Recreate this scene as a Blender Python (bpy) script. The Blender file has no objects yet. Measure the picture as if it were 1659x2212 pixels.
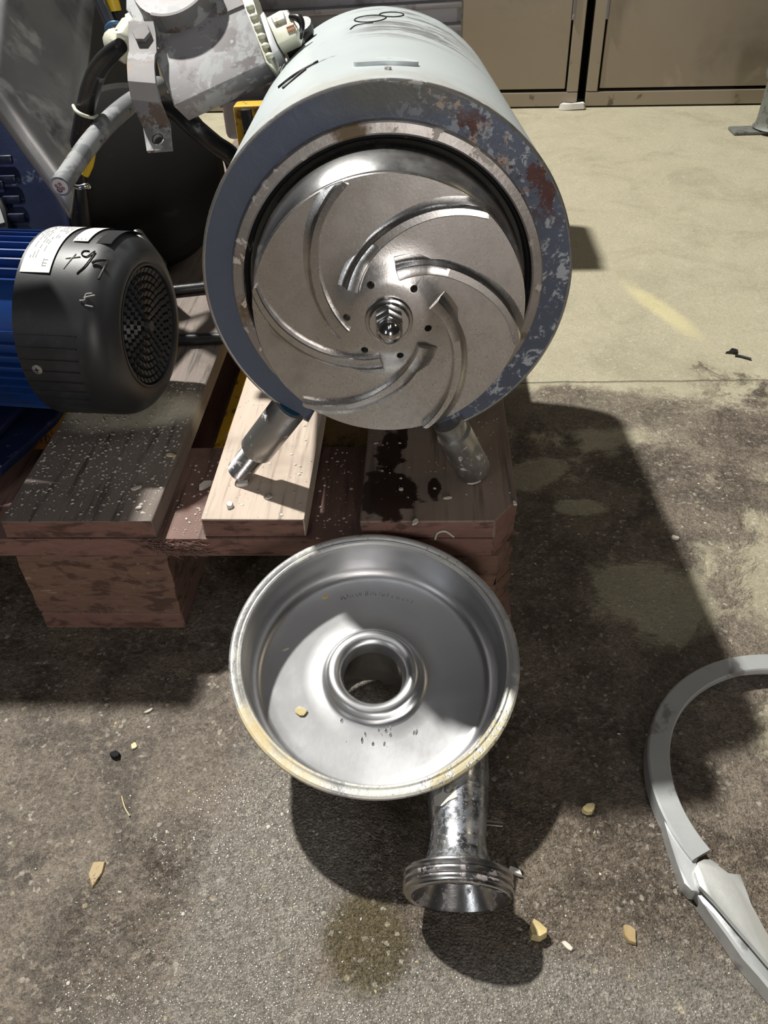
import bpy, bmesh, math, random
from mathutils import Vector, Matrix
random.seed(7)
S = bpy.context.scene
C = S.collection
PI = math.pi
# ------------------------------------------------------------------ camera
W, H, FPX = 1659, 2212, 1750.0
CAM = Vector((-.0829, -.5469, .6133))
_pitch, _yaw, _roll = .6973, -.0679, -.0469
FW = Vector((math.sin(_yaw)*math.cos(_pitch), math.cos(_yaw)*math.cos(_pitch), -math.sin(_pitch)))
_R = Vector((math.cos(_yaw), -math.sin(_yaw), 0)); _U = _R.cross(FW)
RT = _R*math.cos(_roll)+_U*math.sin(_roll); UP = -_R*math.sin(_roll)+_U*math.cos(_roll)
cd = bpy.data.cameras.new('camera'); cam = bpy.data.objects.new('camera', cd); C.objects.link(cam)
cam.matrix_world = Matrix(((RT.x, UP.x, -FW.x, CAM.x), (RT.y, UP.y, -FW.y, CAM.y), (RT.z, UP.z, -FW.z, CAM.z), (0, 0, 0, 1)))
cd.sensor_fit = 'HORIZONTAL'; cd.sensor_width = 36; cd.lens = 36*FPX/W; cd.clip_start = .01; cd.clip_end = 60
S.camera = cam
# ------------------------------------------------------------------ light
S.view_settings.view_transform = 'Standard'; S.view_settings.look = 'None'
S.view_settings.gamma = 1; S.view_settings.use_curve_mapping = False
S.view_settings.exposure = 0.0
wd = bpy.data.worlds.new('hall'); S.world = wd; wd.use_nodes = True
wd.node_tree.nodes['Background'].inputs[0].default_value = (1, .95, .88, 1)
wd.node_tree.nodes['Background'].inputs[1].default_value = .018
def lamp(name, loc, aim, size, power, col, shape='DISK', sy=None):
    l = bpy.data.lights.new(name, 'AREA'); l.shape = shape; l.size = size; l.energy = power; l.color = col
    if sy: l.size_y = sy
    o = bpy.data.objects.new(name, l); C.objects.link(o); o.location = loc
    o.rotation_euler = (Vector(aim)-Vector(loc)).to_track_quat('-Z', 'Y').to_euler(); return o
lamp('ceiling_floodlight', (-.06-1.72, 1.64, 4.1), (-.06, 0, .1), .16, 350, (1, .98, .92))
lamp('front_fill_lamp', (.55, -3.0, .95), (-.1, 0, .30), .35, 22, (1, .95, .90), 'RECTANGLE', .9)  # unseen fill lamp, added low to brighten the pump front
lamp('left_fill_lamp', (-1.9, -2.6, 1.5), (-.1, 0, .2), .12, 7, (.93, .97, 1), 'RECTANGLE', 1.2)  # unseen side fill, added behind the camera on the left
lamp('highlight_tube_one', (-.35, -1.5, 3.6), (-.35, -1.5, 0), .12, 5, (.97, .98, 1), 'RECTANGLE', 1.5)  # unseen tube, added to streak the polished steel with highlights
lamp('highlight_tube_two', (.55, -.9, 3.8), (.55, -.9, 0), .12, 4, (.97, .98, 1), 'RECTANGLE', 1.5)  # another unseen tube, added for reflections in nut and back plate
lamp('far_hall_lamp', (2.6, .9, 2.8), (.3, 1.0, 0), .3, 4.5, (1, .86, .62))
# ------------------------------------------------------------------ pixel rays (of the frame 1659 x 2212) to points of the place
def ray(u, v): return FW+(u-W/2)/FPX*RT-(v-H/2)/FPX*UP
def atz(u, v, z): d = ray(u, v); return CAM+d*((z-CAM.z)/d.z)
def aty(u, v, y): d = ray(u, v); return CAM+d*((y-CAM.y)/d.y)
def atplane(u, v, p, n): d = ray(u, v); return CAM+d*((p-CAM).dot(n)/d.dot(n))
def pxm(p): return (p-CAM).dot(FW)/FPX                       # metres per pixel at p
def hit_cyl(u, v, o, a, r):
    d = ray(u, v); a = a.normalized(); m = CAM-o
    d2 = d-a*d.dot(a); m2 = m-a*m.dot(a)
    A = d2.dot(d2); B = 2*d2.dot(m2); D = m2.dot(m2)-r*r
    q = B*B-4*A*D
    return CAM+d*((-B-math.sqrt(max(q, 0)))/(2*A))
# ------------------------------------------------------------------ materials
class NT:
    def __init__(s, name):
        s.m = bpy.data.materials.new(name); s.m.use_nodes = True; s.t = s.m.node_tree; s.n = s.t.nodes
        s.b = s.n['Principled BSDF']; tc = s.n.new('ShaderNodeTexCoord'); s.co = tc.outputs['Object']
    def link(s, a, b): s.t.links.new(a, b)
    def map(s, sc=(1, 1, 1), rot=(0, 0, 0), loc=(0, 0, 0), src=None):
        n = s.n.new('ShaderNodeMapping'); n.inputs['Scale'].default_value = sc; n.inputs['Rotation'].default_value = rot
        n.inputs['Location'].default_value = loc; s.link(src or s.co, n.inputs[0]); return n.outputs[0]
    def noise(s, scale, detail=4, rough=.55, co=None, dist=0):
        n = s.n.new('ShaderNodeTexNoise'); n.inputs['Scale'].default_value = scale; n.inputs['Detail'].default_value = detail
        n.inputs['Roughness'].default_value = rough; n.inputs['Distortion'].default_value = dist
        s.link(co or s.co, n.inputs['Vector']); return n.outputs[0]
    def voro(s, scale, co=None, feature='F1'):
        n = s.n.new('ShaderNodeTexVoronoi'); n.feature = feature; n.inputs['Scale'].default_value = scale
        s.link(co or s.co, n.inputs['Vector']); return n.outputs['Distance']
    def step(s, v, lo, hi):
        n = s.n.new('ShaderNodeMapRange'); n.interpolation_type = 'SMOOTHSTEP'
        n.inputs[1].default_value = lo; n.inputs[2].default_value = hi; s.link(v, n.inputs[0]); return n.outputs[0]
    def math(s, op, a, b=0, c=None, clamp=False):
        n = s.n.new('ShaderNodeMath'); n.operation = op; n.use_clamp = clamp
        for i, x in enumerate((a, b, c)):
            if x is None: continue
            if isinstance(x, (int, float)): n.inputs[i].default_value = x
            else: s.link(x, n.inputs[i])
        return n.outputs[0]
    def mix(s, f, a, b):
        n = s.n.new('ShaderNodeMix'); n.data_type = 'RGBA'
        for sock, x in ((n.inputs[0], f), (n.inputs[6], a), (n.inputs[7], b)):
            if isinstance(x, (int, float)): sock.default_value = x
            elif isinstance(x, tuple): sock.default_value = (*x, 1)
            else: s.link(x, sock)
        return n.outputs[2]
    def mixf(s, f, a, b):
        n = s.n.new('ShaderNodeMix'); n.data_type = 'FLOAT'
        for sock, x in ((n.inputs[0], f), (n.inputs[2], a), (n.inputs[3], b)):
            if isinstance(x, (int, float)): sock.default_value = x
            else: s.link(x, sock)
        return n.outputs[0]
    def blob(s, cx, cy, rx, ry, rot=0, fuzz=.25, nz=None, amp=.8, cz=None):
        # 1 inside a noisy ellipse of the xy plane, 0 outside
        m = s.n.new('ShaderNodeMapping'); m.vector_type = 'TEXTURE'
        m.inputs['Location'].default_value = (cx, cy, 0); m.inputs['Rotation'].default_value = (0, 0, rot)
        m.inputs['Scale'].default_value = (rx, ry, 1e3); s.link(s.co, m.inputs[0])
        l = s.n.new('ShaderNodeVectorMath'); l.operation = 'LENGTH'; s.link(m.outputs[0], l.inputs[0])
        v = l.outputs['Value']
        if nz is not None: v = s.math('ADD', v, s.math('MULTIPLY', s.math('SUBTRACT', nz, .5), amp))
        return s.math('SUBTRACT', 1, s.step(v, 1-fuzz, 1+fuzz))
    def xyz(s):
        n = s.n.new('ShaderNodeSeparateXYZ'); s.link(s.co, n.inputs[0]); return n.outputs
    def bump(s, h, strength=.3, dist=.002):
        n = s.n.new('ShaderNodeBump'); n.inputs['Strength'].default_value = strength; n.inputs['Distance'].default_value = dist
        s.link(h, n.inputs['Height']); s.link(n.outputs[0], s.b.inputs['Normal'])
    def set(s, k, v):
        i = s.b.inputs[k]
        if isinstance(v, (int, float)): i.default_value = v
        elif isinstance(v, tuple): i.default_value = (*v, 1)
        else: s.link(v, i)
def M(name, base, rough=.5, metal=0, var=.12, vs=30, layers=(), bump=None, coat=0, roughvar=.1, stretch=(1, 1, 1)):
    t = NT(name); co = t.map(stretch) if stretch != (1, 1, 1) else None
    n = t.noise(vs, 5, .6, co); col = t.mix(n, tuple(c*(1-var) for c in base), tuple(min(1, c*(1+var)) for c in base))
    rg = t.mixf(n, max(0, rough-roughvar), min(1, rough+roughvar)); mt = metal
    for (c, sc, lo, hi, r, m) in layers:
        k = t.step(t.noise(sc, 6, .65, co, .3), lo, hi); col = t.mix(k, col, c); rg = t.mixf(k, rg, r); mt = t.mixf(k, mt, m)
    t.set('Base Color', col); t.set('Roughness', rg); t.set('Metallic', mt)
    if coat: t.set('Coat Weight', coat); t.set('Coat Roughness', .15)
    if bump: t.bump(t.noise(bump[0], 4, .6, co), bump[1], bump[2] if len(bump) > 2 else .001)
    return t.m
# ---- floor
t = NT('damp_concrete'); X, Y, Z = t.xyz()
big = t.noise(3.2, 6, .62); med = t.noise(14, 6, .65, None, .6); fine = t.noise(120, 4, .7); grit = t.noise(420, 3, .7)
dry = t.mix(med, (.35, .315, .22), (.46, .42, .305)); dry = t.mix(t.math('MULTIPLY', t.step(t.noise(6, 7, .7, None, .8), .45, .68), .55), dry, (.27, .24, .165)); dry = t.mix(t.step(fine, .55, .75), dry, (.33, .29, .20))
damp = t.mix(t.step(med, .35, .65), (.078, .061, .046), (.185, .150, .115)); damp = t.mix(t.step(fine, .48, .7), damp, (.22, .185, .145))
v = t.math('ADD', t.math('MULTIPLY', t.math('SUBTRACT', Y, .33), 2.4), t.math('MULTIPLY', t.math('SUBTRACT', big, .5), 2.2))
v = t.math('ADD', v, t.math('MULTIPLY', t.math('SUBTRACT', med, .5), .9))
dm = t.step(v, -.06, .12)
def cells(scale):
    n = t.n.new('ShaderNodeTexVoronoi'); n.inputs['Scale'].default_value = scale; t.link(t.co, n.inputs['Vector'])
    sp = t.n.new('ShaderNodeSeparateColor'); t.link(n.outputs['Color'], sp.inputs[0]); return n.outputs['Distance'], sp.outputs[0], sp.outputs[1]
cd1, cr1, cg1 = cells(330); cd2, cr2, cg2 = cells(760)
for b in ((.33, .03, .10, .13, .3), (.33, -.12, .12, .07, .1), (.055, .255, .045, .028, .5), (.1, .19, .028, .018, 0), (.15, .04, .06, .06, .8), (.02, .53, .04, .03, 0), (.26, .45, .06, .06, 0)):
    dm = t.math('MAXIMUM', dm, t.math('MULTIPLY', t.blob(*b[:4], b[4], .22, med, 2.2), .8))
wetp = t.blob(.30, .33, .11, .09, .2, .3, med, 1.6)
wetq = t.blob(.12, .40, .17, .055, .0, .2, med, 1.2); wetq = t.math('MAXIMUM', wetq, wetp)
dm = t.math('MULTIPLY', dm, t.math('SUBTRACT', 1, t.math('MULTIPLY', wetq, .85)))
col = t.mix(dm, damp, dry)
# pale scoured strip with standing moisture, and the dark olive wet patch beside it
scour = t.blob(-.20, -.235, .055, .22, -.12, .45, med, 1.2)
scour = t.math('MAXIMUM', scour, t.blob(-.06, -.36, .22, .05, .1, .4, med, 1.2))
col = t.mix(t.math('MULTIPLY', scour, .65), col, t.mix(fine, (.20, .18, .15), (.44, .42, .38)))
olive = t.blob(-.128, -.30, .03, .035, .2, .25, med, .8)
col = t.mix(t.math('MULTIPLY', olive, .85), col, (.085, .066, .028))
pit = t.step(t.voro(95), .0, .10)
pit = t.math('MAXIMUM', pit, t.step(med, .42, .5))
col = t.mix(t.math('MULTIPLY', t.math('SUBTRACT', 1, pit), .8), col, (.05, .04, .03))
agg = t.math('MULTIPLY', t.math('SUBTRACT', 1, t.step(t.voro(60), .10, .16)), t.step(t.noise(25, 2), .55, .62))
col = t.mix(t.math('MULTIPLY', agg, .45), col, (.55, .46, .30))
gm = t.math('MULTIPLY_ADD', cr2, .75, t.math('MULTIPLY', cr1, .55)); gm = t.math('ADD', gm, .35)         # grain brightness
gmx = t.n.new('ShaderNodeMix'); gmx.data_type = 'RGBA'; gmx.blend_type = 'MULTIPLY'; t.link(t.mixf(dm, .85, .22), gmx.inputs[0]); t.link(col, gmx.inputs[6])
cb = t.n.new('ShaderNodeCombineColor'); [t.link(gm, cb.inputs[i]) for i in range(3)]; t.link(cb.outputs[0], gmx.inputs[7]); col = gmx.outputs[2]
whit = t.math('MULTIPLY', t.step(cg1, .93, .96), t.step(t.noise(40, 2), .45, .6)); col = t.mix(t.math('MULTIPLY', whit, .55), col, (.52, .48, .40))
# joint across the slab
jl = t.math('ABSOLUTE', t.math('SUBTRACT', t.math('ADD', Y, t.math('MULTIPLY', med, .012)), .477))
jm = t.math('SUBTRACT', 1, t.step(jl, .0006, .0026)); col = t.mix(t.math('MULTIPLY', jm, .5), col, (.10, .08, .06))
warm_lit = t.blob(.30, .70, .018, .10, .35, .5, med, 1.0)  # warm pool of lamplight painted into the concrete colour
col = t.mix(t.math('MULTIPLY', warm_lit, .35), col, (.80, .70, .33))
t.set('Base Color', col)
wet = t.math('MAXIMUM', scour, t.blob(.0, -.28, .30, .10, 0, .5, med, 1.4))
rg = t.mixf(dm, .5, .75); rg = t.mixf(wet, rg, .12); rg = t.mixf(olive, rg, .25); t.set('Roughness', rg)
hh = t.math('ADD', t.math('MULTIPLY', fine, .45), t.math('MULTIPLY', cr1, .16)); hh = t.math('ADD', hh, t.math('MULTIPLY', cr2, .12)); hh = t.math('ADD', hh, t.math('MULTIPLY', grit, .2))
hh = t.math('ADD', hh, t.math('MULTIPLY', med, .5)); hh = t.math('MULTIPLY', hh, t.mixf(dm, 1, .35))
hh = t.math('MULTIPLY', hh, t.mixf(olive, 1, .75)); hh = t.math('ADD', hh, t.math('MULTIPLY', wet, t.math('MULTIPLY', t.noise(520, 2, .5), .45))); hh = t.math('SUBTRACT', hh, t.math('MULTIPLY', jm, .5))
t.bump(hh, 1.0, .006); M_FLOOR = t.m
# ---- wood
def wood(name, a, b, stain=None, dust=0, grain=1.0, pale=None):
    t = NT(name); g = t.map((1, .06, 1)); n1 = t.noise(34, 5, .6, g, .8); n2 = t.noise(150*grain, 3, .6, g); n3 = t.noise(9, 5, .6)
    col = t.mix(n1, a, b); col = t.mix(t.step(n2, .52, .72), col, tuple(c*.55 for c in a))
    col = t.mix(t.math('MULTIPLY', t.step(n3, .5, .7), .4), col, tuple(c*.5 for c in a))
    if pale: col = t.mix(t.blob(*pale, 0, .35, n3, 1.4), col, t.mix(n2, (.62, .55, .42), (.72, .66, .54)))  # pale paints a lit strip into the board colour
    rg = .7
    if stain:
        for s_ in stain:
            k = t.blob(*s_, 0, .12, t.noise(48, 4, .6), 2.4); col = t.mix(t.math('MULTIPLY', k, .93), col, (.022, .008, .006)); rg = t.mixf(k, rg, .35)
    if dust:
        k = t.math('MULTIPLY', t.math('SUBTRACT', 1, t.step(t.voro(260), .06, .14)), t.step(t.noise(22, 3), .5, .62))
        col = t.mix(t.math('MULTIPLY', k, dust), col, (.75, .72, .66))
    t.set('Base Color', col); t.set('Roughness', rg)
    t.bump(t.math('ADD', n1, t.math('MULTIPLY', n2, .7)), .6, .0018); return t.m
W_GREY = wood('stained_board', (.13, .105, .09), (.27, .22, .19), dust=.9, pale=(-.40, .185, .075, .035))  # its pale patch is light painted onto the deck by the motor
W_MID = wood('pale_board', (.47, .36, .29), (.66, .56, .46), dust=.5, grain=.6)
W_DARK = wood('knotty_board', (.17, .125, .10), (.34, .26, .21), [(-.117, .040, .026, .040), (-.118, .105, .012, .034), (-.106, .14, .006, .03), (-.075, .045, .006, .014)], dust=.35, grain=.5)
W_RED = wood('reddish_board', (.145, .080, .066), (.26, .150, .122), dust=.5)
W_END = M('board_end_grain', (.22, .115, .09), .75, 0, .35, 60, [((.10, .05, .04), 25, .5, .62, .8, 0)], (150, .5, .001), stretch=(1, 1, 3))
W_BLOCK = M('chipwood_block', (.20, .115, .08), .85, 0, .35, 70, [((.10, .055, .04), 60, .5, .6, .9, 0), ((.36, .26, .18), 90, .62, .7, .9, 0)], (130, .9, .002), stretch=(.6, .6, 1.6))
# ---- metals and paints
STEEL = M('polished_stainless', (.62, .61, .60), .17, 1, .06, 20, roughvar=.05, bump=(300, .03, .0005))
def brushed(name, base, rough, stretch=(1, 1, 1), layers=(), bump=(260, .06, .0004), rv=.06):
    return M(name, base, rough, 1, .08, 25, layers, bump, roughvar=rv, stretch=stretch)
BPL = M('polished_back_plate', (.60, .60, .60), .26, 1, .08, 12, [((.50, .50, .50), 20, .5, .7, .36, .9)], (60, .15, .001))
IMP = M('cast_satin_stainless', (.62, .60, .585), .27, 1, .10, 40, [((.46, .44, .42), 18, .52, .7, .36, 1), ((.40, .38, .36), 500, .55, .70, .4, 1)], (600, .12, .0004), roughvar=.05)
DISH = brushed('dish_stainless', (.60, .60, .61), .36, layers=[((.55, .56, .58), 14, .45, .75, .44, .85)], rv=.04)
t = NT('residue_rim'); n1 = t.noise(30, 5, .6); n2 = t.noise(16, 5, .65); n3 = t.noise(240, 3, .6); col = t.mix(n1, (.60, .60, .59), (.68, .68, .67))
ys = t.blob(-.078, -.086, .062, .018, -.75, .5, n2, .5); ys = t.math('MULTIPLY', ys, t.step(n1, .3, .6)); col = t.mix(t.math('MULTIPLY', ys, .85), col, (.66, .53, .27))
yt_ = t.math('MULTIPLY', t.step(n2, .50, .60), .5); col = t.mix(yt_, col, (.66, .64, .54))
cr = t.blob(.080, -.082, .060, .016, .80, .35, n2, .8); cr = t.math('MULTIPLY', cr, t.step(n3, .38, .50)); col = t.mix(cr, col, t.mix(n2, (.42, .34, .15), (.72, .69, .56)))
dk = t.math('MULTIPLY', t.step(n3, .60, .68), t.step(t.noise(12, 3), .48, .58)); col = t.mix(t.math('MULTIPLY', dk, .7), col, (.12, .11, .10))
k = t.math('MAXIMUM', t.math('MAXIMUM', ys, cr), yt_); t.set('Base Color', col); t.set('Metallic', t.mixf(k, .85, .05)); t.set('Roughness', t.mixf(k, .36, .65)); t.bump(t.math('ADD', t.math('MULTIPLY', cr, 1.5), n3), .4, .0008); RIM = t.m
PIPE = M('blotched_pipe_steel', (.62, .63, .65), .24, 1, .1, 40, [((.34, .36, .41), 260, .46, .60, .42, .9), ((.46, .46, .47), 30, .50, .68, .45, .7), ((.66, .65, .63), 420, .62, .70, .7, .2)], (200, .15, .0006))
THREAD = M('threaded_steel', (.56, .55, .55), .26, 1, .1, 40, [((.42, .38, .38), 90, .55, .62, .6, .4)], (200, .2, .0006))
FLNG = M('scaled_flange_steel', (.42, .39, .37), .42, .85, .15, 40, [((.17, .12, .07), 12, .52, .62, .6, .3), ((.62, .56, .50), 60, .57, .61, .85, 0), ((.10, .03, .02), 22, .66, .69, .8, 0)], (150, .35, .0008))
t = NT('blue_grey_paint'); n1 = t.noise(9, 5, .6); n2 = t.noise(85, 8, .72, None, .35); n3 = t.noise(20, 5, .6, t.map((2.5, 1, .7)), .8)
X, Y, Z = t.xyz()
col = t.mix(n1, (.085, .105, .155), (.13, .155, .21))
side = t.step(X, -.02, .10)                                    # the flaking is on the side turned to the aisle
k = t.math('MULTIPLY', t.step(t.math('ADD', n2, t.math('MULTIPLY', n3, .3)), .68, .73), side)
k = t.math('MAXIMUM', k, t.step(n2, .72, .74))
ol = t.blob(0, 0, 1, 1); ol = t.math('MULTIPLY', t.step(Z, .30, .325), t.math('SUBTRACT', 1, t.step(t.math('ABSOLUTE', t.math('SUBTRACT', X, .015)), .02, .075)))
col = t.mix(t.math('MULTIPLY', ol, .6), col, (.12, .11, .06))
col = t.mix(k, col, (.50, .53, .58))
rust = t.math('MULTIPLY', t.step(t.noise(36, 8, .75, t.map(loc=(3, 1, 2))), .53, .56), t.math('MULTIPLY', t.step(X, .02, .05), t.math('MULTIPLY', t.step(Z, .225, .25), t.math('SUBTRACT', 1, t.step(Z, .30, .325)))))
tan = t.math('MULTIPLY', t.step(t.noise(55, 8, .75, t.map(loc=(5, 4, 2))), .55, .58), t.step(Z, .24, .27)); tan = t.math('MULTIPLY', tan, t.step(X, .0, .04))
col = t.mix(t.math('MULTIPLY', tan, .8), col, (.42, .33, .27)); col = t.mix(t.math('MULTIPLY', rust, .9), col, (.10, .028, .015))
t.set('Base Color', col); t.set('Metallic', t.mixf(k, .35, 0)); t.set('Roughness', t.mixf(k, .38, .7)); t.bump(t.math('ADD', n2, t.math('MULTIPLY', k, .6)), .3, .0008)
RING = t.m
t = NT('scuffed_white_paint'); n1 = t.noise(10, 4); sc = t.noise(26, 6, .72, t.map((.45, 2.2, 1.0), (0, 0, .25)), .6); X, Y, Z = t.xyz()
col = t.mix(n1, (.50, .555, .575), (.61, .66, .67))
top = t.step(Z, .17, .25)
zone = t.math('MULTIPLY', t.step(Y, -.03, .04), top)
zx = t.math('SUBTRACT', 1, t.step(t.math('ABSOLUTE', t.math('SUBTRACT', X, .035)), .03, .075)); zone = t.math('MULTIPLY', zone, zx); k = t.math('MULTIPLY', t.step(sc, .46, .54), zone); k = t.math('MAXIMUM', k, t.math('MULTIPLY', t.step(sc, .64, .69), top))
col = t.mix(t.math('MULTIPLY', k, .8), col, (.16, .16, .165))
d = t.math('MULTIPLY', t.math('SUBTRACT', 1, t.step(Y, -.18, -.13)), t.step(t.noise(30, 4), .4, .6)); col = t.mix(t.math('MULTIPLY', d, .5), col, (.45, .42, .36))
t.set('Base Color', col); t.set('Roughness', .38); t.set('Metallic', .1); t.bump(n1, .1, .001); WHITE = t.m
LEG = M('stained_leg_steel', (.48, .47, .46), .36, .9, .15, 30, [((.30, .29, .27), 25, .5, .6, .5, .6), ((.62, .60, .58), 60, .60, .64, .8, .1)], (150, .25, .0008))
GREYALU = M('whitish_galvanised_sheet', (.30, .29, .30), .6, .3, .12, 18, [((.42, .43, .44), 22, .48, .54, .65, .1), ((.20, .185, .19), 32, .53, .60, .55, .4), ((.50, .50, .50), 60, .62, .66, .7, .1)], (120, .15, .0006))
STRAP = M('dirty_strap_steel', (.20, .19, .19), .68, .25, .12, 22, [((.33, .33, .34), 20, .52, .58, .7, .1), ((.14, .10, .08), 34, .57, .61, .6, .3)], (120, .2, .0006))
SHEET = M('smeared_stainless_sheet', (.40, .395, .39), .36, .7, .12, 8, [((.52, .51, .48), 12, .52, .64, .5, .5), ((.22, .22, .23), 6, .50, .68, .3, .8)], (30, .12, .002), stretch=(1, 2.5, 1))
BLUE = M('motor_blue_paint', (.012, .05, .21), .32, .1, .15, 20, [((.012, .035, .13), 18, .52, .62, .4, 0)], (90, .08, .0006))
NAVY = M('navy_paint', (.009, .016, .050), .38, .1, .2, 12, [((.06, .075, .13), 26, .62, .68, .5, 0)], (40, .3, .002))
COWL = M('matt_black_plastic', (.019, .020, .022), .44, 0, .3, 10, [((.034, .036, .039), 16, .50, .66, .5, 0)], (500, .12, .0003))
BLACK = M('black_rubber', (.012, .012, .013), .38, 0, .3, 30, [((.16, .16, .17), 55, .62, .68, .6, 0)], (90, .3, .0008))
DRUM = M('dull_black_drum', (.007, .007, .0065), .8, 0, .3, 8, [((.016, .016, .015), 25, .62, .7, .85, 0)], (60, .1, .001))
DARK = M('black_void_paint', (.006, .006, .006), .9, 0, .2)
GREYRUB = M('dusty_grey_cable', (.17, .18, .19), .55, 0, .18, 40, [((.30, .31, .32), 25, .5, .58, .7, 0), ((.03, .03, .03), 70, .61, .65, .5, 0)], (120, .3, .0008))
CREAM = M('cream_nylon', (.62, .62, .50), .45, 0, .1, 20, [((.42, .38, .26), 40, .58, .66, .6, 0)], (90, .15, .0006))
PGREY = M('pale_grey_plastic', (.50, .51, .53), .45, 0, .06)
YELLOW = M('worn_yellow_paint', (.62, .36, .02), .5, 0, .15, 20, [((.16, .09, .03), 26, .52, .60, .7, 0), ((.50, .42, .22), 50, .6, .64, .7, 0)], (90, .4, .001))
YTAPE = M('yellow_tape', (.75, .50, .02), .4, 0, .1)
BTIE = M('blue_cable_tie', (.05, .13, .28), .4)
COPPER = M('copper_core', (.50, .27, .18), .4, .7, .15, 200)
INSUL = M('cable_filler', (.66, .60, .54), .6)
PAPER = M('white_sticker', (.72, .72, .68), .5, 0, .03)
INK = M('black_marker', (.010, .010, .010), .45)
INKG = M('grey_print', (.25, .25, .25), .6)
SCUFF = M('pale_scuff_mark', (.38, .38, .36), .7)
BPAINT = M('blue_weld_mark', (.02, .10, .18), .4, .3, .3, 80, [((.22, .20, .20), 60, .55, .62, .6, .5)])
DOOR = M('dull_steel_door', (.30, .255, .20), .42, .55, .10, 3, [((.21, .18, .145), 2.6, .5, .68, .45, .5), ((.36, .31, .25), 7, .6, .7, .5, .5)], (12, .06, .002))
DOORF = M('dull_steel_frame', (.32, .275, .215), .45, .5, .08, 6, [((.16, .12, .09), 20, .62, .68, .7, .2)])
POST = M('mottled_grey_post', (.17, .178, .16), .6, .3, .2, 60, [((.10, .10, .09), 50, .52, .6, .7, .2)], (90, .3, .001))
FINNED = M('grey_cast_housing', (.33, .325, .34), .45, .4, .12, 20, [((.20, .195, .20), 14, .52, .62, .5, .4)], (200, .15, .0006))
CLAMP = M('satin_clamp_steel', (.58, .595, .60), .42, .55, .05, 20, [((.46, .46, .47), 25, .58, .66, .4, .8)], (400, .1, .0004))
LEVER = M('speckled_lever_steel', (.58, .585, .56), .42, .6, .06, 20, [((.55, .50, .40), 20, .56, .62, .7, .1), ((.25, .24, .22), 75, .66, .70, .7, 0)], (150, .2, .0006))
CHIP = M('white_food_chip', (.66, .62, .52), .5, 0, .1, 200, (), (300, .3, .0006))
CHIPY = M('yellow_food_chip', (.60, .48, .22), .5, 0, .15, 200, [((.70, .64, .48), 90, .5, .6, .5, 0)], (300, .4, .0008))
CHIPB = M('brown_leaf_scrap', (.40, .29, .14), .6, 0, .2, 120, [((.10, .06, .03), 160, .58, .64, .6, 0)], (200, .5, .001))
PASTE = M('dried_white_paste', (.66, .64, .60), .7, 0, .08, 60, (), (150, .5, .001))
DRUM.node_tree.nodes['Principled BSDF'].inputs['Specular IOR Level'].default_value = .2
# ------------------------------------------------------------------ mesh helpers
def obj(name, bm, mat, parent=None, smooth=None, mw=None):
    bmesh.ops.recalc_face_normals(bm, faces=bm.faces)
    if mw is not None: bm.transform(mw)
    me = bpy.data.meshes.new(name); bm.to_mesh(me); bm.free()
    for m_ in (mat if isinstance(mat, (list, tuple)) else [mat]): me.materials.append(m_)
    if smooth is not None:
        me.polygons.foreach_set('use_smooth', [True]*len(me.polygons))
        me.set_sharp_from_angle(angle=math.radians(smooth))
    o = bpy.data.objects.new(name, me); C.objects.link(o)
    if parent: o.parent = parent
    return o
def tag(o, label=None, cat=None, group=None, kind=None):
    for k, v_ in (('label', label), ('category', cat), ('group', group), ('kind', kind)):
        if v_: o[k] = v_
    return o
def empty(name, loc=(0, 0, 0), mat4=None, label=None, cat=None, group=None):
    o = bpy.data.objects.new(name, None); C.objects.link(o); o.empty_display_size = .05
    if mat4 is not None: o.matrix_world = mat4
    else: o.location = loc
    return tag(o, label, cat, group)
def box(bm, c, s, rot=None, mi=0):
    r = bmesh.ops.create_cube(bm, size=1); vs = r['verts']
    m = Matrix.Translation(c) @ (rot.to_4x4() if rot is not None else Matrix()) @ Matrix.Diagonal((*s, 1))
    bmesh.ops.transform(bm, matrix=m, verts=vs); 
    for f in set(f for v_ in vs for f in v_.link_faces): f.material_index = mi
    return vs
def bevel(bm, w, seg=2):
    bmesh.ops.bevel(bm, geom=list(bm.edges), offset=w, segments=seg, affect='EDGES', profile=.5)
def frame(d):
    d = d.normalized(); a = Vector((0, 0, 1)) if abs(d.z) < .9 else Vector((1, 0, 0))
    x = d.cross(a).normalized(); return x, d.cross(x)
def lathe(bm, prof, o=Vector((0, 0, 0)), axis=Vector((0, 0, 1)), seg=96, closed=False, ref=None):
    # prof: (radius, distance along the axis); a zero radius closes the surface
    axis = axis.normalized(); x, y = frame(axis) if ref is None else (ref, axis.cross(ref))
    rows = []
    for r, h in prof:
        if r < 1e-7: rows.append([bm.verts.new(o+axis*h)])
        else: rows.append([bm.verts.new(o+axis*h+(x*math.cos(2*PI*i/seg)+y*math.sin(2*PI*i/seg))*r) for i in range(seg)])
    pr = list(zip(rows, rows[1:]+rows[:1])) if closed else list(zip(rows, rows[1:]))
    for a, b in pr:
        for i in range(seg):
            j = (i+1) % seg
            if len(a) == 1 and len(b) == 1: continue
            if len(a) == 1: bm.faces.new((a[0], b[i], b[j]))
            elif len(b) == 1: bm.faces.new((a[i], a[j], b[0]))
            else: bm.faces.new((a[i], a[j], b[j], b[i]))
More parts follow.
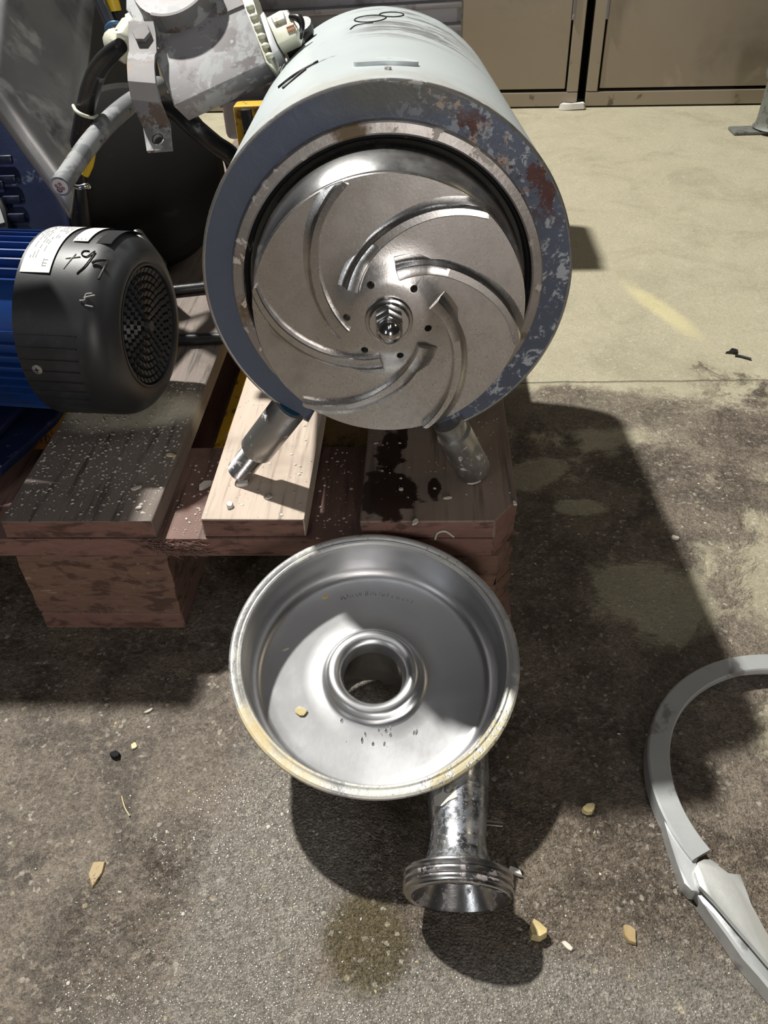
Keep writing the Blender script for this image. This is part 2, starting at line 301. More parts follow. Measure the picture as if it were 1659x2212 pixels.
def tube(bm, pts, rad, seg=20, cap=True, sub=6, inner=None):
    # smooth tube through the points (Catmull-Rom)
    P = [Vector(p) for p in pts]; R_ = rad if isinstance(rad, (list, tuple)) else [rad]*len(P)
    if sub > 1 and len(P) > 2:
        Q, q = [], []
        for i in range(len(P)-1):
            p0, p1, p2, p3 = P[max(i-1, 0)], P[i], P[i+1], P[min(i+2, len(P)-1)]
            for k in range(sub):
                s = k/sub
                Q.append(.5*((2*p1)+(p2-p0)*s+(2*p0-5*p1+4*p2-p3)*s*s+(3*p1-p0-3*p2+p3)*s**3)); q.append(R_[i]*(1-s)+R_[i+1]*s)
        Q.append(P[-1]); q.append(R_[-1]); P, R_ = Q, q
    d = (P[1]-P[0]).normalized(); x, _ = frame(d); rows = []
    for i, p in enumerate(P):
        d = (P[min(i+1, len(P)-1)]-P[max(i-1, 0)]).normalized(); x = (x-d*x.dot(d)).normalized(); y = d.cross(x)
        rows.append([bm.verts.new(p+(x*math.cos(2*PI*k/seg)+y*math.sin(2*PI*k/seg))*R_[i]) for k in range(seg)])
    for a, b in zip(rows, rows[1:]):
        for i in range(seg): bm.faces.new((a[i], a[(i+1) % seg], b[(i+1) % seg], b[i]))
    if cap: bm.faces.new(rows[0][::-1]); bm.faces.new(rows[-1])
def loft_solid(bm, left, right, th):
    # strip between two edge lines, thickened along its own normal (away from the camera)
    n = len(left); L, R_ = [Vector(p) for p in left], [Vector(p) for p in right]; A, B, A2, B2 = [], [], [], []
    for i in range(n):
        t_ = (L[min(i+1, n-1)]-L[max(i-1, 0)]); w = R_[i]-L[i]; nn = t_.cross(w).normalized()
        if nn.dot(CAM-L[i]) > 0: nn = -nn
        A.append(bm.verts.new(L[i])); B.append(bm.verts.new(R_[i])); A2.append(bm.verts.new(L[i]+nn*th)); B2.append(bm.verts.new(R_[i]+nn*th))
    for i in range(n-1):
        for f in ((A[i], B[i], B[i+1], A[i+1]), (A2[i], A2[i+1], B2[i+1], B2[i]), (A[i], A[i+1], A2[i+1], A2[i]), (B[i], B2[i], B2[i+1], B[i+1])): bm.faces.new(f)
    bm.faces.new((A[0], A2[0], B2[0], B[0])); bm.faces.new((A[-1], B[-1], B2[-1], A2[-1]))
def prism(bm, pts, d):
    a = [bm.verts.new(p) for p in pts]; b = [bm.verts.new(Vector(p)+d) for p in pts]; n = len(a)
    bm.faces.new(a); bm.faces.new(b[::-1])
    for i in range(n): bm.faces.new((a[i], b[i], b[(i+1) % n], a[(i+1) % n]))
def cut(o, cutters):
    # subtract the cutter meshes from o
    bm = bmesh.new()
    for k in cutters: k(bm)
    bmesh.ops.recalc_face_normals(bm, faces=bm.faces)
    me = bpy.data.meshes.new('cutter'); bm.to_mesh(me); bm.free(); c = bpy.data.objects.new('cutter', me); C.objects.link(c)
    c.matrix_world = Matrix()
    m = o.modifiers.new('b', 'BOOLEAN'); m.operation = 'DIFFERENCE'; m.object = c; m.solver = 'EXACT'
    bpy.context.view_layer.update(); dg = bpy.context.evaluated_depsgraph_get()
    nm = bpy.data.meshes.new_from_object(o.evaluated_get(dg)); nm.name = o.name; o.modifiers.clear(); o.data = nm
    bpy.data.objects.remove(c); bpy.data.meshes.remove(me)
# ================================================================== SETTING
bm = bmesh.new(); box(bm, (0, 0, -.05), (9, 9, .1)); tag(obj('floor', bm, M_FLOOR), 'worn concrete slab, pale and dry at the back, brown and damp in front', kind='structure')
# steel cabinet wall at the back, turned a little
wn = math.atan(-.056); WB = Matrix.Translation((.353, 1.952, 0)) @ Matrix.Rotation(wn, 4, 'Z')   # local x along the wall, y away from the viewer
def wbox(name, x0, x1, z0, z1, y0, y1, m, parent=None, bw=.0):
    bm = bmesh.new(); box(bm, ((x0+x1)/2, (y0+y1)/2, (z0+z1)/2), (x1-x0, y1-y0, z1-z0))
    if bw: bevel(bm, bw)
    return obj(name, bm, m, parent, mw=WB if parent is None else None)
o = wbox('wall_back', -2.6, 2.6, 0, 2.0, .10, .16, DARK); tag(o, 'dark wall face seen through the slit between the steel doors', kind='structure')
def door(name, x0, x1, lab, hinge_x):
    e = bpy.data.objects.new(name, None); C.objects.link(e); e.matrix_world = WB; e['kind'] = 'structure'; e['label'] = lab
    fw = .031
    wbox('frame_rail', x0, x1, .004, .040, .0, .03, DOORF, e, .002); wbox('frame_rail', x0, x1, 1.9, 1.95, .0, .03, DOORF, e, .002)
    wbox('frame_stile', x0, x0+fw, .041, 1.899, .0, .03, DOORF, e, .002); wbox('frame_stile', x1-fw, x1, .041, 1.899, .0, .03, DOORF, e, .002)
    wbox('door_panel', x0+fw+.005, x1-fw-.005, .048, 1.89, .004, .028, DOOR, e, .002)
    wbox('backing', x0+.004, x1-.004, .02, 1.9, .032, .06, DARK, e)
    hx = hinge_x
    wbox('edge_strip', hx-.004, hx+.004, .215, 1.85, -.004, .0, STRAP, e, .001)
    return e
door('door_1', -1.20, -.010, 'left dull brown steel cabinet door behind the pump', -.042)
door('door_2', .012, 1.25, 'right dull brown steel cabinet door behind the post', .044)
# ================================================================== PALLET
pal = empty('wooden_pallet', (0, 0, 0), label='worn reddish brown wooden pallet carrying the opened pump', cat='pallet')
def board(name, x0, x1, y0, y1, z0, z1, m, cham=None, seed=0):
    bm = bmesh.new(); rnd = random.Random(seed)
    pts = [(x0, y0), (x1, y0), (x1, y1), (x0, y1)]
    if cham == 'r': pts = [(x0, y0), (x1-.022, y0), (x1, y0+.03), (x1, y1), (x0, y1)]
    n = len(pts); a = [bm.verts.new((p[0], p[1], z0)) for p in pts]; b = [bm.verts.new((p[0], p[1], z1)) for p in pts]
    bm.faces.new(b); bm.faces.new(a[::-1])
    for i in range(n):
        f = bm.faces.new((a[i], a[(i+1) % n], b[(i+1) % n], b[i])); f.material_index = 1 if i == 0 or (cham and i == 1) else 0
    bevel(bm, .0016, 2)
    for v_ in bm.verts: v_.co += Vector((rnd.uniform(-1, 1), rnd.uniform(-1, 1), rnd.uniform(-1, 1)))*.0005
    return obj(name, bm, [m, W_END], pal, 30)
zT, zB = .144, .122
for i, (x0, x1, m, ch, y0) in enumerate([(-.142, 0, W_DARK, 'r', 0), (-.287, -.192, W_MID, None, 0.003), (-.4725, -.3305, W_GREY, None, 0.001), (-.618, -.520, W_GREY, None, 0), (-.80, -.66, W_RED, None, 0)]):
    board('deck_board', x0, x1, y0, 1.2, zB+.0005, zT, m, ch, i)
for i, (y0, y1) in enumerate([(0, .145), (.5275, .6725), (1.055, 1.2)]):
    board('stringer_board', -.80, -.0005, y0+.001, y1, .1, .122, W_RED, 'r' if i == 0 else None, 10+i)
def block(x0, x1, y0, y1, seed, cham=False):
    bm = bmesh.new(); rnd = random.Random(seed)
    box(bm, ((x0+x1)/2, (y0+y1)/2, .061), (x1-x0, y1-y0, .0775))
    bmesh.ops.subdivide_edges(bm, edges=list(bm.edges), cuts=5, use_grid_fill=True)
    for v_ in bm.verts:
        if cham and v_.co.x > x1-.001 and v_.co.y < y0+.02: v_.co.x -= .016
        v_.co += Vector((rnd.uniform(-1, 1)*1.2, rnd.uniform(-1, 1), 0))*.0013
    return obj('block', bm, W_BLOCK, pal, 35)
for i, (y0, y1) in enumerate([(.002, .145), (.53, .67), (1.055, 1.2)]):
    for j, (x0, x1) in enumerate([(-.100, -.002), (-.4725, -.3275), (-.80, -.70)]): block(x0, x1, y0, y1, i*3+j, j == 0 and i == 0)
for i, (x0, x1) in enumerate([(-.100, 0), (-.4725, -.3275), (-.80, -.70)]): board('skid_board', x0, x1, 0, 1.2, .0004, .0222, W_RED, None, 20+i)
# frayed end fibres on the front rail
bm = bmesh.new()
for k in range(170):
    x = -.323+random.uniform(-.02, .035)+random.gauss(0, .004); z = random.uniform(.104, .1222); l = random.uniform(.004, .014); a = random.gauss(0, .7)
    p = Vector((x, -.0002-random.uniform(0, .003), z)); q = p+Vector((math.cos(a)*l, -random.uniform(0, .0025), math.sin(a)*l*.5))
    tube(bm, [p, q], [.0005, .0002], 4, sub=1)
o = obj('frayed_fibres', bm, W_RED, pal); o['kind'] = 'stuff'; o['label'] = 'torn wood fibres on the pallet rail'
# ================================================================== YELLOW PALLET TRUCK (its forks show through the deck gaps)
yt = empty('pallet_truck', (-.3, .9, 0), label='worn yellow pallet truck with forks under the pallet deck', cat='pallet truck')
def ylocal(name, c, s, m=YELLOW, bw=.004):
    bm = bmesh.new(); box(bm, Vector(c)-Vector((-.3, .9, 0)), s); bevel(bm, bw); return obj(name, bm, m, yt, 30)
ylocal('fork', (-.3015, .68, .062), (.045, 1.02, .052)); ylocal('fork', (-.585, .68, .062), (.11, 1.02, .052))
ylocal('fork_bridge', (-.44, 1.285, .06), (.40, .12, .08))

yc = aty(556, 226, .64); yb = empty('yellow_bracket', (yc.x, yc.y, zT), label='yellow painted steel block seen between terminal box and pump shroud', cat='bracket')
bm = bmesh.new(); box(bm, Vector((0, 0, (yc.z+.002-zT)/2+.0003)), (.062, .03, yc.z+.002-zT)); bevel(bm, .003); obj('block', bm, YELLOW, yb, 30)
bm = bmesh.new(); box(bm, Vector((-.012, -.021, (yc.z-zT)/2+.0003)), (.014, .010, yc.z-zT)); bevel(bm, .002); obj('black_rod', bm, BLACK, yb, 30)
# ================================================================== PUMP
psi, phi = .05, .04
PN = Vector((math.sin(psi)*math.cos(phi), -math.cos(psi)*math.cos(phi), math.sin(phi)))
PRm = Matrix.Rotation(psi, 3, 'Z') @ Matrix.Rotation(-phi, 3, 'X')
PC = Vector((-.1125, .055, .342)); HL = .19
PO = PC - PRm @ Vector((0, -.2, HL))
PM = Matrix.Translation(PO) @ PRm.to_4x4(); PMi = PM.inverted()
pump = empty('centrifugal_pump', mat4=PM, label='opened centrifugal pump with white motor shroud and bare steel impeller, standing on the pallet', cat='pump')
O0 = Vector((0, 0, HL)); AY = Vector((0, -1, 0))            # distance along AY = towards the viewer
def plathe(name, prof, m, seg=128, closed=True, parent=pump, smooth=35):
    bm = bmesh.new(); lathe(bm, prof, O0, AY, seg, closed, ref=Vector((1, 0, 0))); return obj(name, bm, m, parent, smooth)
R0 = .1438; BACK = -.235
plathe('motor_shroud', [(R0, .1975), (R0, BACK+.012), (R0-.004, BACK+.003), (R0-.012, BACK), (0, BACK), (0, BACK+.004), (R0-.013, BACK+.004), (R0-.0035, BACK+.014), (R0-.0035, .1975)], WHITE, closed=False)
plathe('front_plate', [(R0, .196), (R0+.0002, .1985), (R0-.0012, .200), (.117, .200), (.117, .186), (R0-.001, .186), (R0-.0026, .1875), (R0-.0026, .1945)], RING)
plathe('edge_bead', [(R0+.0004, .1980), (R0+.0002, .2000), (R0-.0010, .2006), (R0-.0020, .2002), (R0-.0020, .1985)], LEG)['label'] = 'thin bare metal bead round the plate edge'
plathe('flange_ring', [(.1198, .2003), (.1198, .2085), (.1188, .2095), (.1125, .2105), (.1112, .2098), (.1112, .178), (.1195, .178)], FLNG)
plathe('seal', [(.1112, .196), (.1112, .2035), (.1085, .2050), (.1070, .203), (.1070, .190), (.1095, .19)], BLACK)
plathe('back_plate', [(.1035, .185), (.1040, .206), (.1036, .214), (.1024, .222), (.1000, .231), (.0965, .239), (.0925, .2445), (.088, .2470), (.085, .2470), (.03, .246), (.03, .185)], BPL)
for nm_ in ('front_plate', 'edge_bead', 'motor_shroud'):                   # the housing is open at the bottom between the legs
    o = bpy.data.objects[nm_]; bm = bmesh.new(); bm.from_mesh(o.data); kill = []
    for f in bm.faces:
        c_ = f.calc_center_median(); a_ = math.degrees(math.atan2(c_.z-HL, c_.x))
        if -122 < a_ < -72 and math.hypot(c_.x, c_.z-HL) > .11: kill.append(f)
    bmesh.ops.delete(bm, geom=kill, context='FACES')
    if nm_ != 'motor_shroud': bmesh.ops.holes_fill(bm, edges=[e for e in bm.edges if e.is_boundary], sides=0)
    bm.to_mesh(o.data); bm.free()
# impeller: disc with boss, balance holes and six curved vanes
imp_p = [(.0990, .2530), (.0990, .2570), (.0984, .2580), (.060, .2590), (.046, .2600), (.038, .2620), (.031, .2648), (.025, .2662), (.012, .2665), (.012, .2480), (.05, .2500)]
imp = plathe('impeller', imp_p, IMP)
def cyl_cut(c, d, r, l):
    def f(bm): tube(bm, [c-d*l, c+d*l], r, 24, sub=1)
    return f
holes = []
for a_, r_ in ((115, .0285), (50, .0285), (176, .0305), (-17, .0295), (-128, .0305), (-76, .0305)):
    a_ = math.radians(a_); c_ = Vector((r_*math.cos(a_), -.263, HL+r_*math.sin(a_))); holes.append((c_, a_))
_mw = imp.parent; imp.parent = None; bpy.context.view_layer.update()
cut(imp, [cyl_cut(c_, Vector((0, 1, 0)), .00265, .03) for c_, _ in holes]); imp.parent = _mw
imp.data.polygons.foreach_set('use_smooth', [True]*len(imp.data.polygons)); imp.data.set_sharp_from_angle(angle=math.radians(30))
def vane(base, first):
    rt = [(.0988, 0), (.0935, 6), (.0875, 12.5), (.0795, 21), (.070, 31), (.0615, 41), (.054, 51.5), (.0475, 62), (.042, 73), (.0375, 84), (.0345, 93)]
    pts = []
    for r_, t_ in rt: a_ = math.radians(base+t_); pts.append(Vector((r_*math.cos(a_), 0, r_*math.sin(a_))))
    # resample smoothly
    Q = []
    for i in range(len(pts)-1):
        p0, p1, p2, p3 = pts[max(i-1, 0)], pts[i], pts[i+1], pts[min(i+2, len(pts)-1)]
        for k in range(4):
            s = k/4; Q.append(.5*((2*p1)+(p2-p0)*s+(2*p0-5*p1+4*p2-p3)*s*s+(3*p1-p0-3*p2+p3)*s**3))
    Q.append(pts[-1]); n = len(Q); bm = bmesh.new(); rows = []
    for i, p in enumerate(Q):
        d = (Q[min(i+1, n-1)]-Q[max(i-1, 0)]).normalized(); s_ = Vector((d.z, 0, -d.x))       # in-plane normal
        if s_.dot(p) < 0: s_ = -s_                                                            # s_ points outward
        u = i/(n-1); w = .0027+.0023*u                                                        # half width of the crown
        r_ = p.length; zf = .2585 if r_ > .046 else .2585+(.046-r_)*.35
        h = .0062-.0010*(1-u)
        w0 = w; out = .0045                                                                    # fillet on the outer flank
        prof = [(-w0-.0008, -.003), (-w0-.0006, 0.0), (-w0, h-.0006), (-w0+.0007, h), (w0*.55, h-.0006), (w0*.75, h-.0014), (w0+.0003, h-.0038), (w0+.0012, .0012), (w0+.0030, .0004), (w0+.0052, -.0003), (w0+.0052, -.003)]
        rows.append([bm.verts.new(p+s_*a+Vector((0, -(zf+b), HL))) for a, b in prof])
    m_ = len(rows[0])
    for a, b in zip(rows, rows[1:]):
        for k in range(m_-1): bm.faces.new((a[k], a[k+1], b[k+1], b[k]))
        bm.faces.new((a[-1], a[0], b[0], b[-1]))
    bm.faces.new(rows[0]); bm.faces.new(rows[-1][::-1])
    # keep the outer end inside the disc rim
    for v_ in bm.verts:
        q = Vector((v_.co.x, 0, v_.co.z-HL))
        if q.length > .0989: q *= .0989/q.length; v_.co.x = q.x; v_.co.z = q.z+HL
    return obj('vane', bm, IMP, imp, 38)
for k in range(6): vane(-15+60*k, k == 0)
# hub washer and acorn nut
hub = plathe('hub_washer', [(0, .262), (.0172, .262), (.0172, .2690), (.0166, .2700), (.0150, .2704), (.0146, .2722), (.0138, .2730), (0, .2730)], STEEL, closed=False)
bm = bmesh.new(); hx = []
for lv, (r_, y_) in enumerate([(.0108, .2725), (.0108, .2845)]):
    hx.append([bm.verts.new((r_*math.cos(PI/3*i+.52), -y_, HL+r_*math.sin(PI/3*i+.52))) for i in range(6)])
for i in range(6): bm.faces.new((hx[0][i], hx[0][(i+1) % 6], hx[1][(i+1) % 6], hx[1][i]))
bm.faces.new(hx[1]); bm.faces.new(hx[0][::-1]); bevel(bm, .0006, 2)
lathe(bm, [(.0093, .2835)]+[(.0093*math.cos(a), .2852+.0105*math.sin(a)) for a in [i*PI/2/10 for i in range(10)]]+[(0, .2957)], O0, AY, 48)
obj('acorn_nut', bm, STEEL, pump, 35)
# legs
def wl(p): return PMi @ Vector(p)
LB, LT = Vector((-.2605, .064, .1515)), Vector((-.2005, .052, .2330))
d = (LT-LB).normalized()
bm = bmesh.new(); tube(bm, [wl(LB+d*.034), wl(LB+d*.036), wl(LT-d*.002), wl(LT)], [.0142, .0158, .0158, .0150], 40, sub=1)
lg = obj('leg', bm, LEG, pump, 35)
bm = bmesh.new(); pr = []
for k in range(30): pr.append((.0112 if k % 2 else .0122, .0012*k))
tube(bm, [wl(LB+d*h) for r_, h in pr], [r_ for r_, h in pr], 32, sub=1); obj('threaded_foot', bm, THREAD, lg, 60)
bm = bmesh.new(); tube(bm, [wl(LT-d*.0005), wl(LT+d*.0006)], .0118, 32, sub=1); obj('painted_end', bm, BPAINT, lg, 30)['label'] = 'blue stained cut end of the leg'
LB2, LT2 = Vector((-.0375, .064, .1510)), Vector((-.0640, .052, .2150)); d = (LT2-LB2).normalized()
bm = bmesh.new(); tube(bm, [wl(LB2), wl(LB2+d*.0015), wl(LT2-d*.016), wl(LT2-d*.014), wl(LT2)], [.0150, .0160, .0160, .0135, .0135], 40, sub=1); lg2 = obj('leg', bm, LEG, pump, 35)
# welded patch and screw on top of the shroud, marker scribbles
bm = bmesh.new(); c_ = hit_cyl(834, 136, PC, PN, R0); rad = (c_-PC); rad = (rad-PN*rad.dot(PN)).normalized(); tn = PN.cross(rad).normalized()
ov = []
for i in range(28):
    a_ = 2*PI*i/28; ov.append((.0245*math.cos(a_), .010*math.sin(a_)))
def oncyl(x, y, lift): 
    a_ = x/R0; dirv = rad*math.cos(a_)+tn*math.sin(a_); base_ = PC+PN*((c_-PC).dot(PN)); return base_+dirv*(R0+lift)+PN*y
lo_ = [bm.verts.new(wl(oncyl(x, y, -.0015))) for x, y in ov]; hi_ = [bm.verts.new(wl(oncyl(x*.96, y*.95, .0028))) for x, y in ov]
for i in range(28): bm.faces.new((lo_[i], lo_[(i+1) % 28], hi_[(i+1) % 28], hi_[i]))
bm.faces.new(hi_); bm.faces.new(lo_[::-1]); obj('welded_patch', bm, WHITE, pump, 40)
bm = bmesh.new(); q = hit_cyl(838, 150, PC, PN, R0); tube(bm, [wl(q-rad*.001), wl(q+rad*.0014), wl(q+rad*.0018)], [.0026, .0026, .0012], 14, sub=1); obj('screw', bm, LEG, pump, 35)
def marks(name, strokes, o, a, r, w, m, parent, inv, lift=.0002):
    bm = bmesh.new()
    for st in strokes:
        P = [hit_cyl(u, v_, o, a, r) for u, v_ in st]
        tube(bm, [inv @ p for p in P], w, 6, sub=5)
    return obj(name, bm, m, parent, 60)
e8 = [[(800+34*math.cos(a)+20*math.cos(a)*0, 41+7*math.sin(a)-.08*34*math.cos(a)) for a in [i*2*PI/14 for i in range(15)]],
      [(846+26*math.cos(a), 32+5*math.sin(a)) for a in [i*2*PI/14 for i in range(15)]], [(757, 64), (770, 55), (806, 50)]]
marks('marker_scribble', e8, PC, PN, R0, .0009, INK, pump, PMi)['label'] = 'black looping marker scribble on the shroud'
marks('marker_scribble', [[(603, 190), (625, 172), (650, 155), (688, 134)], [(612, 192), (640, 168), (660, 152)]], PC, PN, R0, .0018, INK, pump, PMi)['label'] = 'thick black marker dash on the shroud'
# paste crumbs at the feet (things of their own)
def flake(name, c, n, sx, sy, th, m, seed, rot=0, jag=.35, curl=.0, parent=None):
    rnd = random.Random(seed); bm = bmesh.new(); k = rnd.choice((7, 8, 9, 10)); n = Vector(n).normalized()
    x = Vector((math.cos(rot), math.sin(rot), 0)); x = (x-n*x.dot(n)).normalized(); y = n.cross(x); lo, hi = [], []
    for i in range(k):
        a_ = 2*PI*i/k+rnd.uniform(-.2, .2); f = 1-rnd.uniform(0, jag); px_, py_ = sx*f*math.cos(a_), sy*f*math.sin(a_)
        z_ = curl*(px_/sx)**2+rnd.uniform(0, th*.5)
        lo.append(bm.verts.new(c+x*px_+y*py_+n*max(0, z_-th*.2))); hi.append(bm.verts.new(c+x*px_*.88+y*py_*.88+n*(z_+th)))
    cl = bm.verts.new(c+n*0); ch = bm.verts.new(c+n*(th*1.2))
    for i in range(k):
        j = (i+1) % k; bm.faces.new((lo[i], lo[j], hi[j], hi[i])); bm.faces.new((hi[i], hi[j], ch)); bm.faces.new((lo[j], lo[i], cl))
    return obj(name, bm, m, parent, 50)
UPV = Vector((0, 0, 1))
# ================================================================== COVER
CC = Vector((-.1240, -.1210, .1090)); ta, tb = .0926, .225
CN = Vector((math.sin(ta), -math.sin(tb), math.cos(ta)*math.cos(tb))).normalized()
cx_ = Vector((1, 0, 0)); cx_ = (cx_-CN*cx_.dot(CN)).normalized(); cy_ = CN.cross(cx_)
CL = (CC.z-.0255*math.sqrt(1-CN.z**2)*1.04)/CN.z                          # nozzle edge touches the floor
CO = CC-CN*CL
CM = Matrix(((cx_.x, cy_.x, CN.x, CO.x), (cx_.y, cy_.y, CN.y, CO.y), (cx_.z, cy_.z, CN.z, CO.z), (0, 0, 0, 1))); CMi = CM.inverted()
cov = empty('pump_cover', mat4=CM, label='round stainless pump casing cover lying open side up on the floor before the pallet', cat='pump cover')
def clathe(name, prof, m, parent=cov, closed=True, seg=144):
    bm = bmesh.new(); lathe(bm, [(r_, CL+h) for r_, h in prof], Vector((0, 0, 0)), Vector((0, 0, 1)), seg, closed, ref=Vector((1, 0, 0))); return obj(name, bm, m, parent, 28)
def arc(cx, cy, r, a0, a1, n): return [(cx+r*math.cos(math.radians(a0+(a1-a0)*i/n)), cy+r*math.sin(math.radians(a0+(a1-a0)*i/n))) for i in range(n+1)]
inner = [(.1064, -.0026), (.1058, -.0050), (.1050, -.0075)]+[(.1042, -.018), (.1030, -.0205)]+arc(.0905, -.0300, .0118, 0, -82, 8)+[(.085, -.0424), (.060, -.0450)]
inner += arc(.0500, -.0375, .0085, -80, -150, 5)[0:0]+[(.0480, -.0453), (.0450, -.0449), (.0425, -.0438), (.0407, -.0420)]+arc(.0338, -.0415, .0072, 5, 165, 14)+[(.0262, -.0440), (.0250, -.0500)]
outer = [(.0285, -.0500), (.034, -.0480), (.060, -.0482), (.090, -.0458)]+arc(.0905, -.0300, .0150, -80, 0, 7)+[(.1072, -.0190), (.1080, -.010)]
clathe('dish', inner+[(.0250, -.0510), (.0285, -.0510)]+outer[1:]+[(.1080, -.0024)], DISH)
clathe('rim_flange', [(.1064, -.0024), (.1074, -.0004), (.1090, .0), (.1104, -.0009), (.1120, -.0001), (.1152, -.0001), (.1168, -.0012), (.1170, -.0040), (.1160, -.0062), (.1085, -.0100), (.1080, -.0060)], RIM)
clathe('inlet_nozzle', [(.0250, -.0505), (.0245, -.06), (.0245, -CL+.001), (.0252, -CL), (.0270, -CL), (.0275, -CL+.001), (.0275, -.0515)], STEEL)
RE = Vector((-.0615, -.2850, .0395))                                     # outlet end, centre of its face
E1 = CMi @ RE; E0 = Vector((.0690, -.060, CL-.0330)); dd = (E1-E0).normalized(); Ln = (E1-E0).length
bm = bmesh.new()
po = [(.0238, 0), (.0238, Ln*.25), (.0226, Ln*.42), (.0211, Ln*.56), (.0205, Ln-.042), (.0210, Ln-.034), (.0230, Ln-.026), (.0270, Ln-.0175)]
pi_ = [(r_-.0022, h) for r_, h in reversed(po)]
lathe(bm, po+pi_, E0, dd, 64, True)
for v_ in bm.verts:
    if math.hypot(v_.co.x, v_.co.y) < .1060:                             # mitred against the casing wall
        b_ = v_.co.x*dd.x+v_.co.y*dd.y; A_q = dd.x**2+dd.y**2; c_q = v_.co.x**2+v_.co.y**2-.1060**2
        v_.co += dd*((-b_+math.sqrt(b_*b_-A_q*c_q))/A_q)
op = obj('outlet_pipe', bm, PIPE, cov, 35)
bm = bmesh.new()
th = [(.0262, Ln-.0180), (.0345, Ln-.0178), (.0368, Ln-.0170)]
h = Ln-.0168
for k in range(3): th += [(.0388, h+.0008), (.0392, h+.0022), (.0386, h+.0036), (.0362, h+.0044), (.0362, h+.0050)]; h += .0052
th += [(.0372, Ln-.0006), (.0362, Ln), (.0330, Ln), (.0318, Ln-.0025), (.0240, Ln-.0165)]
lathe(bm, th, E0, dd, 96, True); obj('threaded_ferrule', bm, THREAD, cov, 30)
bm = bmesh.new(); lathe(bm, [(.0185, Ln*.35), (.0188, Ln-.03), (.0236, Ln-.0166), (.0222, Ln-.0160), (.0178, Ln-.03), (.0175, Ln*.35)], E0, dd, 64, True); obj('bore_shade_liner', bm, M('dark_bore_shade', (.05, .045, .04), .3, .3), cov, 40)  # added dark liner paints the shade inside the outlet bore
bm = bmesh.new(); s0 = E0+dd*(Ln-.055)
tube(bm, [s0+Vector((.018, 0, -.004)), s0+Vector((.034, 0, -.007))], .0022, 14, sub=1); obj('drain_pin', bm, STEEL, cov, 30)
bm = bmesh.new()
rnd = random.Random(3)
for k in range(26):
    a_ = rnd.uniform(-2.2, -.9); r_ = rnd.uniform(.047, .075); hgt = CL-.0445-(.0006 if r_ > .06 else 0)
    p = Vector((r_*math.cos(a_), r_*math.sin(a_), hgt)); s_ = rnd.uniform(.0005, .0012); ms = Matrix.Translation(p) @ Matrix.Rotation(rnd.uniform(-.3, .3), 4, 'Z') @ Matrix.Diagonal((s_, s_*rnd.uniform(1, 3.2), s_*.5, 1))
    bmesh.ops.create_icosphere(bm, subdivisions=2, radius=1, matrix=ms)
o = obj('water_drops', bm, M('clear_water_drop', (.7, .72, .73), .05, 0, 0), cov, 180); o['kind'] = 'stuff'
o.data.materials[0].node_tree.nodes['Principled BSDF'].inputs['Transmission Weight'].default_value = 1
# embossed arc of worn lettering on the dish floor
bm = bmesh.new(); rnd = random.Random(11)
for k in range(19):
    a_ = PI/2+.16-(k-9)*.045-.16; r_ = .080
    hh_ = .0045; up_ = Vector((math.cos(a_), math.sin(a_), 0)); tn_ = Vector((up_.y, -up_.x, 0)); c0 = up_*r_+Vector((0, 0, CL-.0424))
    for s_ in range(2):
        p = c0+tn_*rnd.uniform(-.0012, .0012)-up_*hh_*rnd.uniform(.2, .6); q = p+up_*hh_*rnd.uniform(.4, 1)+tn_*rnd.uniform(-.001, .001); tube(bm, [p, q], .00022, 5, sub=1)
o = obj('worn_lettering', bm, STEEL, cov); o['label'] = 'worn, no longer legible embossed lettering'
# ================================================================== CLAMP RING
KC = Vector((.2320, -.1780, 0)); KH = .0185
clamp = empty('clamp_ring', KC, label='open stainless clamp ring with hinged lever lying on the floor at the right edge', cat='clamp ring')
bm = bmesh.new(); rows = []
prof = [(.1160, KH-.0012), (.1170, KH), (.1325, KH), (.1340, KH-.0012), (.1350, .0030), (.1325, .0006), (.1240, .0006), (.1290, .0045), (.1270, KH-.004), (.1160, KH-.006)]
A0, A1 = math.radians(12), math.radians(209)
for i in range(121):
    a_ = A0+(A1-A0)*i/120; dv = Vector((math.cos(a_), math.sin(a_), 0)); rows.append([bm.verts.new(dv*r_+UPV*z_) for r_, z_ in prof])
for a, b in zip(rows, rows[1:]):
    for k in range(len(prof)): bm.faces.new((a[k], a[(k+1) % len(prof)], b[(k+1) % len(prof)], b[k]))
bm.faces.new(rows[0]); bm.faces.new(rows[-1][::-1]); obj('band', bm, CLAMP, clamp, 30)
def kz(x, y, z): return atz(1180+x*.3763, 1380+y*.3763, z)-KC
lug = [(628, 860), (655, 960), (700, 1130), (745, 1270), (790, 1400), (835, 1445), (885, 1452), (860, 1400), (848, 1340), (856, 1275), (888, 1238), (855, 1195), (760, 1060), (690, 940)]
bm = bmesh.new(); prism(bm, [kz(x, y, .0150) for x, y in lug], Vector((0, 0, -.0143))); bevel(bm, .0008, 2); obj('hinge_lug', bm, CLAMP, clamp, 30)
tip = [(700, 930), (760, 1040), (895, 1222), (960, 1158), (900, 1085), (860, 1050), (800, 930), (740, 850)]
lev = [(850, 1330), (868, 1282), (905, 1264), (945, 1264), (985, 1290), (1010, 1325), (1045, 1350), (1085, 1347), (1118, 1352), (1150, 1450), (1180, 1530), (1240, 1640), (1420, 1960), (1400, 2030), (1273, 1862), (1190, 1765), (1080, 1640), (960, 1500), (880, 1420)]
bm = bmesh.new(); prism(bm, [kz(x, y, .0200) for x, y in lev], Vector((0, 0, -.0045))); bevel(bm, .0007, 2); lv = obj('lever', bm, LEVER, clamp, 30)
chn = [(880, 1440), (960, 1520), (1080, 1655), (1190, 1785), (1273, 1880), (1400, 2050), (1360, 2110), (1215, 1940), (1125, 1840), (1040, 1720), (950, 1600), (900, 1520), (860, 1460)]
